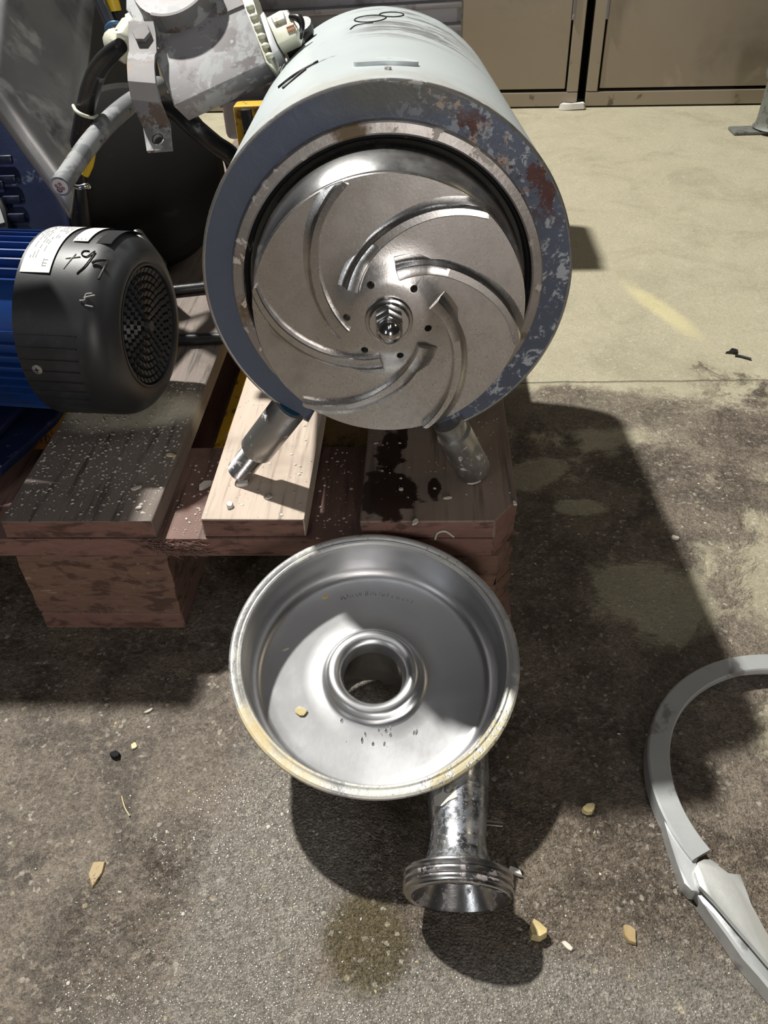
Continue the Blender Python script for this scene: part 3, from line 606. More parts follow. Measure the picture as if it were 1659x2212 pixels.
bm = bmesh.new(); prism(bm, [kz(x, y, .0115) for x, y in chn], Vector((0, 0, -.0105))); bevel(bm, .0007, 2); obj('lever_channel', bm, CLAMP, clamp, 30)
chw = [(885, 1500), (950, 1590), (1040, 1712), (1125, 1835), (1215, 1935), (1360, 2110), (1380, 2095), (1222, 1910), (1135, 1815), (1055, 1700), (965, 1580)]
bm = bmesh.new(); prism(bm, [kz(x, y, .0165) for x, y in chw], Vector((0, 0, -.0155))); obj('channel_wall', bm, CLAMP, clamp, 30)
# ================================================================== BLUE MOTOR (foreground left)
ya = -.13; MX = Vector((math.cos(ya), math.sin(ya), 0)); MR = .0893
MEND = Vector((-.3560, .180, .2455)); MO = Vector((MEND.x, MEND.y, zT))-MX*.15
mM = Matrix.Translation(MO) @ Matrix.Rotation(ya, 4, 'Z'); mMi = mM.inverted()
mot = empty('blue_electric_motor', mat4=mM, label='small blue electric motor with black plastic fan cowl, lying across the pallet', cat='motor')
mo = Vector((.15, 0, MEND.z-zT)); AXX = Vector((1, 0, 0)); RF = Vector((0, 0, 1))
def mlathe(name, prof, m, closed=False, seg=112, parent=mot, sm=30):
    bm = bmesh.new(); lathe(bm, prof, mo, AXX, seg, closed, ref=RF); return obj(name, bm, m, parent, sm)
CE_ = -.0905
cowl = mlathe('fan_cowl', [(.0585, -.0045), (.0600, -.0012)]+[(MR-.026+.026*math.sin(math.radians(a)), -.028+.028*math.cos(math.radians(a))) for a in range(0, 91, 9)]+[(MR+.0010, -.07), (MR+.0016, CE_), (MR-.001, CE_), (MR-.003, -.07), (MR-.004, -.045), (.0585, -.0075)], COWL, True, sm=45)
mlathe('grille_backing', [(0, -.0062), (.0590, -.0062), (.0590, -.0085), (0, -.0085)], DARK)
bm = bmesh.new()
for j, r_ in enumerate((.0095, .0170, .0245, .0320, .0395, .0470, .0545)):
    n_ = max(6, int(2*PI*r_/.0080))
    for i in range(n_):
        a_ = 2*PI*(i+.5*(j % 2))/n_; rt_ = Matrix.Rotation(-a_, 3, 'X') @ Matrix.Rotation(.5, 3, 'Y')
        c_ = mo+Vector((-.0045, r_*math.sin(a_), r_*math.cos(a_))); box(bm, c_, (.0034, .0052, .0048), rt_)
o = obj('guard_louvres', bm, COWL, cowl, 30); o['kind'] = 'stuff'
bm = bmesh.new()
lathe(bm, [(.0605, -.0035), (.0605, -.0002), (.0592, .0004), (.0580, -.0002), (.0580, -.0035)], mo, AXX, 80, True)
lathe(bm, [(0, .001), (.0055, .001), (.0065, -.004), (0, -.004)], mo, AXX, 32)
obj('guard_ring', bm, COWL, cowl, 40)
def longrib(name, beta, x0, x1, m, parent, r, w=.0011, h=.0016):
    b_ = math.radians(beta); dv = Vector((0, -math.cos(b_), -math.sin(b_))); up_ = Vector((0, math.sin(b_), -math.cos(b_)))
    bm = bmesh.new(); rot_ = Matrix((AXX, dv, up_)).transposed(); box(bm, mo+AXX*((x0+x1)/2)+dv*r, (x1-x0, h*2, w), rot_)
    return obj(name, bm, m, parent, 30)
for i, b_ in enumerate((-20, -12.6, -5.2, 2.2, 9.6, 17, 24.6, 32)): longrib('cowl_rib', b_, CE_+.001, -.030-.0012*i, COWL, cowl, MR+.0006)
mlathe('stator_body', [(0, -.265), (.080, -.265), (.080, -.084), (0, -.084)], BLUE)
for b_ in [-134, -126.5, -119, -111.5, -104, -96.5, -89, -81.5, -74, -66.5, -59, -52]+[-20+7.4*k for k in range(18)]: longrib('cooling_fin', b_, -.26, CE_+.002, BLUE, mot, .083, .0016, .0052)
bm = bmesh.new(); box(bm, mo+Vector((-.225, -.075, -.0)), (.15, .02, .035)); bevel(bm, .004); 
bm.free()
bm = bmesh.new(); box(bm, Vector((.15-.20, -.02, .0160)), (.10, .15, .010)); bevel(bm, .003); 
box(bm, Vector((.15-.20, -.0, .022)), (.05, .10, .012)); obj('motor_foot', bm, NAVY, mot, 30)
# screw on the cowl
sp = hit_cyl(82, 797, MEND, MX, MR+.0010); rr = (sp-MEND); rr = (rr-MX*rr.dot(MX)).normalized()
bm = bmesh.new(); tube(bm, [mMi @ (sp-rr*.002), mMi @ (sp+rr*.0016), mMi @ (sp+rr*.0022)], [.0050, .0050, .0034], 20, sub=1); sc_ = obj('cowl_screw', bm, LEG, cowl, 35)
bm = bmesh.new(); x_, y_ = frame(rr); c_ = mMi @ (sp+rr*.0022); q3 = mMi.to_3x3()
box(bm, c_, (.0045, .0009, .0006), Matrix((q3@x_, q3@y_, q3@rr)).transposed()); box(bm, c_, (.0009, .0045, .0006), Matrix((q3@x_, q3@y_, q3@rr)).transposed()); obj('screw_cross', bm, DARK, sc_)
def patch(name, x0, x1, b0, b1, m, parent, r, nx=8, nb=44, th=.00035):
    bm = bmesh.new(); g = []
    for i in range(nx+1):
        row = []
        for j in range(nb+1):
            b_ = math.radians(b0+(b1-b0)*j/nb); row.append(bm.verts.new(mo+Vector((x0+(x1-x0)*i/nx, -math.cos(b_)*(r+th), -math.sin(b_)*(r+th)))))
        g.append(row)
    for i in range(nx):
        for j in range(nb): bm.faces.new((g[i][j], g[i+1][j], g[i+1][j+1], g[i][j+1]))
    return obj(name, bm, m, parent, 60)
patch('recess_shade', -.0340, -.0130, -128, -82, DARK, cowl, MR-.0004)['label'] = 'flat black patch painting the shade of a recess in the cowl top'  # black patch on the curved skin, painted shade of a recess
stk = patch('rating_sticker', -.0875, -.0585, -118, -56, PAPER, cowl, MR+.0018)
stk['label'] = 'white rating sticker'
st2 = patch('small_sticker', -.0500, -.0350, -116, -82, PAPER, cowl, MR+.0014); st2['label'] = 'small cream sticker'
def celltext(txt, size, x, beta, r, m, parent, name, rot90=True):
    cu = bpy.data.curves.new('t', 'FONT'); cu.body = txt; cu.size = size; cu.align_x = 'LEFT'; to = bpy.data.objects.new('t', cu); C.objects.link(to)
    bpy.context.view_layer.update(); me = bpy.data.meshes.new_from_object(to.evaluated_get(bpy.context.evaluated_depsgraph_get()))
    bpy.data.objects.remove(to)
    for v_ in me.vertices:
        tx, ty = v_.co.x, v_.co.y
        b_ = math.radians(beta)-tx/r; v_.co = mo+Vector((x-ty, -math.cos(b_)*r, -math.sin(b_)*r))
    me.name = name; me.materials.append(m); o = bpy.data.objects.new(name, me); C.objects.link(o); o.parent = parent; return o
celltext('ITT', .0065, -.0635, -60, MR+.0024, INKG, stk, 'lettering')
celltext('CE', .0060, -.0625, -100, MR+.0024, INKG, stk, 'lettering')
bm = bmesh.new(); rnd = random.Random(5)
for k in range(9):
    xx = -.0855+.0028*k; b_ = -66 if k < 6 else -84
    while b_ > -114:
        l_ = rnd.uniform(2, 7)
        if rnd.random() < .72:
            r_ = MR+.0024; q_ = [(xx, b_), (xx+.0008, b_), (xx+.0008, b_-l_), (xx, b_-l_)]
            bm.faces.new([bm.verts.new(mo+Vector((a, -math.cos(math.radians(b))*r_, -math.sin(math.radians(b))*r_))) for a, b in q_])
        b_ -= l_+1.5
o = obj('fine_print', bm, INKG, stk); o['kind'] = 'stuff'
bm = bmesh.new()
for k in range(3):
    xx = -.0475+.004*k; r_ = MR+.0020
    bm.faces.new([bm.verts.new(mo+Vector((a, -math.cos(math.radians(b))*r_, -math.sin(math.radians(b))*r_))) for a, b in [(xx, -84), (xx+.0012, -84), (xx+.0012, -110), (xx, -110)]])
obj('printed_bars', bm, INK, st2)
z3 = lambda L: [(x*.3014, 450+y*.3014) for x, y in L]
marks('marker_numeral', [z3([(658, 393), (685, 378), (730, 370), (768, 372), (765, 400), (735, 450), (706, 510)])], MEND, MX, MR+.0008, .0013, INK, cowl, mMi)['label'] = 'bold black marker numeral 7'
marks('marker_numeral', [z3([(640, 305), (600, 305), (585, 330), (620, 345), (665, 315), (680, 310), (640, 370), (600, 420), (548, 465)])], MEND, MX, MR+.0008, .0006, INK, cowl, mMi)['label'] = 'thin black marker numeral 9'
marks('marker_numeral', [z3([(545, 325), (500, 375), (455, 430)]), z3([(470, 358), (520, 352), (575, 345)])], MEND, MX, MR+.0008, .0005, SCUFF, cowl, mMi)['label'] = 'faint scratched numeral 4'
marks('paint_scuff', [z3([(570, 660), (605, 655), (615, 615), (660, 608)]), z3([(600, 640), (640, 630), (680, 622)]), z3([(610, 695), (665, 705)])], MEND, MX, MR+.0007, .0006, SCUFF, cowl, mMi)
# blue base plate under the motor, reaching out over the pallet gap
bp = empty('blue_base_plate', (-.60, .16, zT), label='dark blue steel base plate under the blue motor at the left edge', cat='base plate')
bm = bmesh.new(); q = [atz(118, 902, .1535), atz(60, 955, .1535), atz(0, 1012, .1535), Vector((-.60, .02, .1535)), Vector((-.72, .10, .1535)), Vector((-.72, .25, .1535)), Vector((-.47, .25, .1535))]
prism(bm, [p-Vector((-.60, .16, zT)) for p in q], Vector((0, 0, -.0090))); bevel(bm, .001, 1); obj('plate', bm, NAVY, bp, 30)
# ================================================================== LARGE BLUE AND STEEL MACHINE (upper left, behind)
A_, B_ = aty(-190, 60, .52), aty(118, 560, .44)
AX = (B_-A_).normalized(); LR = .150; A_ = A_-Vector((0, 0, .0))
perp = (CAM-A_); perp = (perp-AX*perp.dot(AX)).normalized(); sdv = AX.cross(perp)          # sdv points right/up in view if positive
if sdv.dot(RT) < 0: sdv = -sdv
big_ = empty('large_machine', (A_.x, A_.y, 0), label='large navy machine body under a smeared stainless hood, behind the blue motor', cat='machine')
bi = Matrix.Translation((-A_.x, -A_.y, 0))
AX0 = A_-perp*.12
def shell(name, a0, a1, r, th, l0, l1, m, n=48):
    bm = bmesh.new(); rows = []
    for i in range(n+1):
        a_ = math.radians(a0+(a1-a0)*i/n); dv = perp*math.cos(a_)+sdv*math.sin(a_)
        rows.append([bm.verts.new(AX0+AX*l0+dv*r), bm.verts.new(AX0+AX*l1+dv*r), bm.verts.new(AX0+AX*l1+dv*(r-th)), bm.verts.new(AX0+AX*l0+dv*(r-th))])
    for a, b in zip(rows, rows[1:]):
        for k in range(4): bm.faces.new((a[k], a[(k+1) % 4], b[(k+1) % 4], b[k]))
    bm.faces.new(rows[0]); bm.faces.new(rows[-1][::-1]); return obj(name, bm, m, big_, 30, mw=bi)
LB_ = (B_-A_).length
# hood: a bent sheet whose upper flat runs up and away to the right
hood = [(-60, 118, .43), (0, 195, .425), (62, 285, .42), (130, 378, .415), (158, 425, .41)]      # crest line
bm = bmesh.new(); rows = []
upv = (Vector((.16, .56, .81))).normalized()
for (u, v_, y_) in hood:
    p = aty(u, v_, y_); row = []
    dn = Vector((-.30, -.28, -.91)).normalized()
    for s_ in (-.028, -.016, -.007, 0, .008, .018, .035, .08, .16, .30, .42):
        if s_ < 0: row.append(p+dn*(-s_)+Vector((-.02, -.35, 0))*s_*0)
        else: row.append(p+upv*s_+Vector((0, .0, .0)))
    rows.append(row)
nr = len(rows[0]); V1 = [[bm.verts.new(p) for p in r_] for r_ in rows]; off = Vector((.001, .0035, -.003)); V2 = [[bm.verts.new(p+off) for p in r_] for r_ in rows]
for i in range(len(rows)-1):
    for k in range(nr-1):
        bm.faces.new((V1[i][k], V1[i+1][k], V1[i+1][k+1], V1[i][k+1])); bm.faces.new((V2[i][k], V2[i][k+1], V2[i+1][k+1], V2[i+1][k]))
for k in range(nr-1):
    for i in (0, -1): bm.faces.new((V1[i][k], V1[i][k+1], V2[i][k+1], V2[i][k]))
for i in range(len(rows)-1):
    for k in (0, -1): bm.faces.new((V1[i][k], V1[i+1][k], V2[i+1][k], V2[i][k]))
bmesh.ops.smooth_vert(bm, verts=list(bm.verts), factor=.3, use_axis_x=True, use_axis_y=True, use_axis_z=True)
obj('stainless_hood', bm, SHEET, big_, 180, mw=bi)
# navy body under the hood
nb = [(-40, 150), (-20, 225), (40, 300), (100, 380), (150, 440), (158, 520), (60, 540), (-60, 540)]
P0 = aty(60, 400, .46); nn = Vector((0, -.80, .60)); bm = bmesh.new()
prism(bm, [atplane(u, v_, P0, nn) for u, v_ in nb], Vector((-.02, .12, -.02))); bevel(bm, .006, 3); obj('navy_body', bm, NAVY, big_, 40, mw=bi)
bm = bmesh.new()
for u, v_ in ((8, 345), (16, 388), (26, 432), (36, 470), (-14, 345), (-10, 400)):
    p = atplane(u, v_, P0+nn*.006, nn); ex = Vector((1, 0, 0)); box(bm, p, (.022, .010, .006), Matrix((ex, nn.cross(ex), nn)).transposed() @ Matrix.Rotation(.5, 3, 'X'))
bevel(bm, .002, 2); obj('vent_louvres', bm, NAVY, big_, 40, mw=bi)
gr = empty('shadow_rail', (-.93, .14, 0), label='unseen navy rail on a post, added to shade the wide pallet board', cat='rail')  # rail outside the view, added for its shadow on the deck
bm = bmesh.new(); box(bm, Vector((.228, .0, .455)), (.476, .085, .03)); bevel(bm, .004); obj('shadow_rail_beam', bm, NAVY, gr, 30)
bm = bmesh.new(); box(bm, Vector((0, 0, .2200)), (.04, .04, .4395)); bevel(bm, .003); obj('shadow_rail_post', bm, NAVY, gr, 30)
pl = [(-30, 415), (0, 425), (12, 455), (22, 500), (-30, 510)]; bm = bmesh.new()
prism(bm, [atplane(u, v_, P0+nn*.012, nn) for u, v_ in pl], -nn*.012); bevel(bm, .002, 2); obj('nameplate_frame', bm, COWL, big_, 30, mw=bi)
pl = [(-30, 430), (-3, 440), (10, 480), (-30, 492)]; bm = bmesh.new()
prism(bm, [atplane(u, v_, P0+nn*.0135, nn) for u, v_ in pl], -nn*.002); obj('nameplate', bm, PGREY, big_, 30, mw=bi)
# black drum of the big motor between them
DC = aty(300, 372, .56); da = Vector((.35, -.80, .48)).normalized(); drum = empty('black_drum', (DC.x, DC.y, 0), label='large dull black round drum in the shadow behind the cut grey cable', cat='drum')
bm = bmesh.new(); lathe(bm, [(0, .012), (.075, .010), (.105, .0), (.116, -.014), (.118, -.03), (.118, -.06), (0, -.06)], DC, da, 96)
obj('drum_shell', bm, DRUM, drum, 30, mw=Matrix.Translation((-DC.x, -DC.y, 0)))
q = DC-da*.05
bm = bmesh.new(); box(bm, Vector((q.x, q.y+.03, (q.z-zT)/2+zT+.0003)), (.10, .05, q.z-zT)); bevel(bm, .002); obj('drum_bracket', bm, DRUM, drum, 30, mw=Matrix.Translation((-DC.x, -DC.y, 0)))
# ================================================================== FINNED GREY HOUSING (top, behind the shroud)
FY = .96
fr = aty(1003, 0, FY); fl_ = aty(440, 30, FY)
fin = empty('finned_housing', ((fr.x+fl_.x)/2, FY+.1, 0), label='grey cast machine housing with long level ribs behind the pump shroud', cat='machine housing')
fi = Matrix.Translation((-(fr.x+fl_.x)/2, -(FY+.1), 0))
bm = bmesh.new(); cx0 = (fr.x+fl_.x)/2; wx = fr.x-fl_.x
box(bm, Vector((cx0, FY+.10, .37)), (wx, .16, .34)); bevel(bm, .012, 3); obj('housing', bm, FINNED, fin, 30, mw=fi)
for k in range(9):
    bm = bmesh.new(); zz = .525-.032*k; box(bm, Vector((cx0, FY+.012, zz)), (wx*.985, .034, .009), Matrix.Rotation(-.02, 3, 'Y')); bevel(bm, .002, 2); obj('level_rib', bm, FINNED, fin, 30, mw=fi)
bm = bmesh.new(); box(bm, Vector((cx0-.12, FY+.10, (.2+zT)/2)), (.06, .12, .2-zT-.001)); obj('support', bm, DARK, fin, mw=fi)
bm = bmesh.new(); box(bm, Vector((cx0+.12, FY+.10, (.2+zT)/2)), (.06, .12, .2-zT-.001)); obj('support', bm, DARK, fin, mw=fi)
# ================================================================== TERMINAL BOX with strap bracket
TN = Vector((-.10, -.62, .78)).normalized(); TP = aty(430, 150, .35)
def tp(u, v_, lift=0): return atplane(u, v_, TP+TN*lift, TN)
TB = tp(430, 150); tbx = empty('terminal_box', (TB.x, TB.y, 0), label='grey galvanised terminal box with cream gasket, left of the pump shroud', cat='terminal box')
ti = Matrix.Translation((-TB.x, -TB.y, 0))
_c = tp(574, 135); dv = aty(599, 172, _c.y+.030)-_c
bm = bmesh.new(); prism(bm, [tp(374, 229), tp(574, 135), tp(522, -12), tp(470, -130), tp(272, -130), tp(272, 22), tp(335, 112)], dv); bevel(bm, .0012, 2); obj('box_body', bm, GREYALU, tbx, 30, mw=ti)
bm = bmesh.new(); prism(bm, [tp(575, 134, .0015), tp(590, 128, .0015), tp(604, 176, -.004), tp(600, 190, -.01), tp(530, 2, .0015), tp(520, -30, .0015)][0:0] or [tp(574, 135, .002), tp(592, 150, .002), tp(549, 8, .002), tp(535, -40, .002), tp(512, -40, .002), tp(528, 14, .002)], dv*1.03); bevel(bm, .001, 2); gk = obj('gasket', bm, CREAM, tbx, 30, mw=ti)
for i in range(6):
    u = 540+i*8.5; v_ = 15+i*21; bm = bmesh.new(); c_ = tp(u, v_, .003); bmesh.ops.create_icosphere(bm, subdivisions=2, radius=1, matrix=Matrix.Translation(c_) @ Matrix.Diagonal((.0045, .0045, .003, 1))); obj('gasket_stud', bm, CREAM, gk, 180, mw=ti)
bm = bmesh.new(); prism(bm, [tp(561, 33, .004), tp(569, 24, .004), tp(602, 108, .004), tp(589, 118, .004), tp(580, 90, .004)], dv*.7); bevel(bm, .0008, 2); obj('gland_plate', bm, PGREY, tbx, 30, mw=ti)
bm = bmesh.new(); prism(bm, [tp(574, 38, .006), tp(603, 22, .006), tp(622, 20, .006), tp(630, 42, .006), tp(643, 60, .006), tp(640, 78, .006), tp(600, 97, .006)], dv*.55); bevel(bm, .0016, 2); gl = obj('cable_gland', bm, CREAM, tbx, 30, mw=ti)
bm = bmesh.new(); prism(bm, [tp(584, 36, .009), tp(612, 24, .009), tp(616, 40, .009), tp(592, 50, .009)], -TN*.004); bevel(bm, .0008, 1); obj('gland_key', bm, CREAM, gl, 30, mw=ti)
bm = bmesh.new(); tube(bm, [tp(620, 64, .006), tp(636, 58, .006)], .0040, 14, sub=1); obj('wire_end', bm, COPPER, gl, 30, mw=ti)
bm = bmesh.new(); tube(bm, [tp(626, 36, .007), tp(646, 40, .009), tp(653, 58, .007), tp(650, 84, .004)], [.0022, .0040, .0026, .0012], 12); obj('torn_sheath', bm, BLACK, gl, 60, mw=ti)
bm = bmesh.new(); tube(bm, [tp(650, 52, -.022), tp(655, 70, -.03), tp(640, 95, -.03), tp(615, 112, -.03)], .011, 16); obj('rubber_boot', bm, BLACK, tbx, 60, mw=ti)
# round pipe stub and strap
pc = tp(368, -42, .020); bm = bmesh.new(); lathe(bm, [(0, .0), (.0405, .0), (.0415, -.001), (.0415, -.022), (0, -.022)], pc, TN, 64); obj('pipe_stub', bm, GREYALU, tbx, 30, mw=ti)
strp = empty('strap_bracket', (TB.x, TB.y, 0), label='bent dirty steel strap bracket bolted over the grey terminal box', cat='bracket')
L_ = [((277, 46), .016), ((277, 70), .016), ((279, 108), .015), ((276, 118), .020), ((274, 140), .028), ((276, 175), .030), ((283, 215), .022), ((300, 257), .006), ((309, 275), -.002), ((313, 300), -.003), ((317, 326), -.003)]
R__ = [((331, 46), .016), ((336, 70), .016), ((338, 112), .015), ((334, 120), .020), ((333, 145), .028), ((336, 180), .030), ((345, 222), .022), ((358, 252), .006), ((366, 268), -.002), ((368, 295), -.003), ((371, 322), -.003)]
bm = bmesh.new(); loft_solid(bm, [tp(*a, l) for a, l in L_], [tp(*a, l) for a, l in R__], .0035); st = obj('strap', bm, STRAP, None, 40)
hc = tp(341, 301, -.003); cut(st, [cyl_cut(hc, TN, .0048, .03)]); st.data.transform(ti); st.parent = strp
st.data.polygons.foreach_set('use_smooth', [True]*len(st.data.polygons)); st.data.set_sharp_from_angle(angle=math.radians(35))
bm = bmesh.new(); lathe(bm, [(.0050, 0), (.0064, .0), (.0060, .0008), (.0050, .0008)], hc, TN, 32, True); obj('hole_collar', bm, STEEL, strp, 30, mw=ti)
xr = RT-TN*RT.dot(TN); xr.normalize(); yr = TN.cross(xr)
arcp = [pc+(xr*math.cos(a)+yr*math.sin(a))*.0432+TN*.002 for a in [math.radians(-115+i*6) for i in range(21)]]
lft = [tp(334, 36, .018), tp(343, 40, .020)]+arcp
bm = bmesh.new(); loft_solid(bm, lft, [p-TN*.030 for p in lft], .003); obj('saddle_clamp', bm, STRAP, strp, 50, mw=ti)
bm = bmesh.new(); bc = tp(309, 76, .016); x_, y_ = frame(TN)
hxp = [bc+(x_*math.cos(i*PI/3)+y_*math.sin(i*PI/3))*.0095 for i in range(6)]; prism(bm, hxp, TN*.0042); bevel(bm, .0005, 1); obj('hex_bolt', bm, STRAP, strp, 30, mw=ti)
bm = bmesh.new(); prism(bm, [tp(470, 34, .002), tp(530, 8, .002), tp(524, -20, .002), tp(462, -14, .002)], -TN*.003); obj('clamp_wing', bm, STRAP, strp, 30, mw=ti)
# nylon cable gland on the left of the box
gln = obj('cable_gland_nut', (lambda bm: (tube(bm, [tp(292, 62, -.006), tp(276, 92, -.006), tp(268, 100, -.006), tp(250, 92, -.006), tp(243, 82, -.006)], [.015, .0165, .0165, .014, .011], 12, sub=1), bm)[1])(bmesh.new()), CREAM, None, 30)
tag(gln, 'cream nylon cable gland beside the strap bracket, black cable leaving it', 'cable gland')
bm = bmesh.new(); prism(bm, [tp(268, 30, .0), tp(284, 22, .0), tp(290, 40, .0), tp(282, 60, .0), tp(272, 48, .0)], -TN*.008); bevel(bm, .001, 1); obj('nut_tab', bm, CREAM, gln, 30)
# ================================================================== CABLES
def ptube(name, pts, m, label, cat, parent=None, sm=60, seg=20, group=None):
    bm = bmesh.new(); P = [aty(u, v_, y_) for u, v_, y_, r_ in pts]; R_ = [r_*pxm(p) for p, (u, v_, y_, r_) in zip(P, pts)]
    tube(bm, P, R_, seg); o = obj(name, bm, m, parent, sm)
    if label: tag(o, label, cat, group)
    return o
cut_c = ptube('cut_cable', [(345, 185, .56, 19), (290, 217, .50, 20), (240, 258, .44, 21), (190, 315, .385, 21), (155, 365, .34, 21), (130, 403, .305, 22)], GREYRUB, 'thick dusty grey cable sawn off, four copper cores showing in its end', 'cable')
pE = aty(130, 403, .305); dE = (pE-aty(155, 365, .34)).normalized(); rE = 22*pxm(pE)
bm = bmesh.new(); lathe(bm, [(0, .0006), (rE*.74, .0006), (rE*.78, 0), (rE*.78, -.002)], pE, dE, 40); fl2 = obj('filler', bm, INSUL, cut_c, 30)
x_, y_ = frame(dE)
for k in range(4):
    a_ = PI/4+k*PI/2+.4; c_ = pE+(x_*math.cos(a_)+y_*math.sin(a_))*rE*.31+dE*.0006
    bm = bmesh.new(); lathe(bm, [(0, .0007), (rE*.20, .0007), (rE*.22, 0)], c_, dE, 20); obj('copper_core', bm, COPPER, fl2, 30)
    bm = bmesh.new(); lathe(bm, [(rE*.22, 0), (rE*.22, .0008), (rE*.28, .0008), (rE*.28, 0)], c_, dE, 20, True); obj('core_insulation', bm, BLACK if k == 0 else INSUL, fl2, 30)
blk = ptube('black_cable', [(262, 98, .37, 15), (238, 118, .38, 18), (212, 150, .40, 20), (195, 195, .42, 21), (182, 250, .435, 20), (170, 310, .445, 18), (166, 370, .445, 18), (172, 440, .44, 20), (178, 510, .44, 21), (180, 600, .44, 21)], BLACK, 'dirty black cable hanging from the cream gland down behind the blue motor', 'cable')
ptube('bent_cable', [(352, 232, .40, 15), (380, 240, .395, 20), (420, 275, .38, 21), (465, 312, .39, 20), (500, 338, .40, 20), (512, 380, .43, 20)], BLACK, 'black cable running from under the terminal box to behind the pump plate', 'cable')
ptube('glossy_pipe', [(188, -60, .46, 13), (215, 0, .45, 13), (243, 62, .44, 13), (262, 100, .43, 13)], M('glossy_grey_hose', (.09, .095, .11), .18, .3, .2, 20), 'glossy dark grey hose coming down from the top left', 'hose')
tp_c = ptube('taped_cable', [(225, -60, .47, 12), (243, 0, .46, 12), (258, 55, .45, 12), (280, 110, .44, 12)], BLACK, 'black cable with a yellow tape band beside the glossy hose', 'cable')
ptube('tape_band', [(240, -8, .455, 13.5), (246, 12, .4545, 13.5), (249, 24, .454, 13.5)], YTAPE, None, None, tp_c, 30)
tie = ptube('cable_tie', [(158, 228, .425, 3.5), (165, 240, .413, 4), (180, 249, .409, 4), (200, 254, .412, 3.5), (210, 249, .425, 3)], CREAM, 'cream zip tie around the dirty black cable', 'cable tie')
ptube('cable_tie', [(231, 72, .432, 3.5), (230, 60, .42, 4), (240, 50, .415, 4), (256, 50, .416, 4), (262, 60, .425, 3.5)], BTIE, 'blue cable tie around the glossy hose', 'cable tie')
ptube('yellow_sleeve', [(198, 330, .42, 9), (192, 355, .42, 10), (184, 378, .42, 8)], YTAPE, 'short yellow sleeve beside the cut cable', 'sleeve')
ptube('silver_tie', [(150, 397, .418, 3), (170, 405, .412, 6), (188, 402, .414, 7), (196, 408, .42, 4)], STEEL, 'small silver foil clip on the black cable below the cut cable', 'clip')
rod = ptube('short_rod', [(296, 508, .47, 15), (320, 540, .445, 15), (348, 575, .42, 14)], M('dark_rod', (.04, .04, .042), .35, .4), 'short black rod pointing down between drum and blue motor', 'rod')
bm = bmesh.new(); a, b = atz(330, 722, .160), atz(520, 716, .160); r_ = 13*pxm(a); a.z = b.z = zT+r_+.0004; tube(bm, [a, b], r_, 24, sub=1); tag(obj('round_bar', bm, BLACK, None, 40), 'black round bar lying on the pallet between blue motor and pump', 'bar')
bm = bmesh.new(); a, b = atz(350, 616, .16), atz(600, 590, .16); r_ = 11*pxm(a); a.z = b.z = zT+r_+.0004; tube(bm, [a, b], r_, 24, sub=1); tag(obj('round_bar', bm, BLACK, None, 40), 'thinner black bar farther back on the pallet', 'bar')
# ================================================================== POST
pp = Vector((.800, 1.672, 0)); post = empty('floor_post', pp, label='mottled grey pipe post with floor flange before the right steel door', cat='post')
bm = bmesh.new(); box(bm, Vector((-.01, 0, .0045)), (.20, .055, .008)); bevel(bm, .002); obj('floor_flange', bm, POST, post, 30)
bm = bmesh.new(); lathe(bm, [(.058, .012), (.053, .016), (.050, .03), (.046, .12), (.047, .125), (0, .125)], axis=UPV, seg=48); obj('pipe', bm, POST, post, 40)
bm = bmesh.new(); lathe(bm, [(0, .118), (.050, .12), (.054, .130), (.053, .150), (.046, .172), (.034, .186), (.028, .188), (0, .188)], axis=UPV, seg=48); obj('elbow_cap', bm, POST, post, 60)
# ================================================================== CRUMBS, FLAKES AND SCRAPS
def atf(u, v_): return atz(u, v_, .0004)
def fl(name, u, v_, sx, sy, th, m, seed, rot, label, cat='scrap', z=.0004, n=UPV, **k):
    return tag(flake(name, atz(u, v_, z), n, sx, sy, th, m, seed, rot, **k), label, cat, 'scraps and crumbs scattered on the concrete')
o = fl('food_scrap', 1272, 1750, .0085, .0045, .0035, CHIPY, 1, .5, 'pale yellow bent scrap on the floor, right of the cover', curl=.002)
fl('food_crumb', 1160, 2016, .0085, .0080, .0065, CHIPY, 2, .2, 'cream crumb lump on the floor, right of the threaded outlet shadow', 'crumb')
fl('wood_chip', 1360, 2018, .0055, .0085, .002, CHIPB, 3, .4, 'tan wood chip on the floor, lower right', 'chip')
fl('leaf_scrap', 209, 1884, .0068, .0135, .0012, CHIPB, 4, .1, 'dry brown leaf scrap on the floor, lower left', 'leaf')
fl('plastic_shred', 1226, 2044, .0058, .0026, .0012, CHIP, 5, -.6, 'white shred on the floor, right of the crumb lump')
fl('paste_crumb', 1112, 1884, .0075, .0030, .003, PASTE, 6, -.6, 'whitish paste crumb on the floor beside the outlet pipe', 'crumb')
fl('white_chip', 1458, 1163, .0055, .0030, .002, CHIP, 7, -.5, 'white chip at the shadow edge on the right of the pallet', 'chip')
fl('pale_lump', 1235, 236, .045, .018, .012, PASTE, 8, 0, 'whitish lump at the foot of the left steel door', 'lump')
fl('dark_twig', 1582, 762, .012, .009, .003, INK, 9, .3, 'small dark bent wire loop on the dry concrete at right', 'scrap', jag=.6)
bm = bmesh.new(); tube(bm, [atz(1588, 768, .0015), atz(1600, 770, .0015), atz(1622, 776, .0015)], .0022, 8); tag(obj('dark_wire', bm, INK, None, 60), 'short dark wire end lying right of the bent wire loop', 'wire')
bm = bmesh.new(); tube(bm, [atz(263, 1720, .001), atz(270, 1745, .0012), atz(280, 1762, .001)], .0006, 6); tag(obj('straw', bm, CHIPY, None, 60), 'thin dry straw on the floor, left', 'straw')
fl('yellow_flake', 290, 1612, .0038, .0040, .001, CHIPY, 12, 0, 'rounded yellow flake on the floor, left of the cover', 'flake')
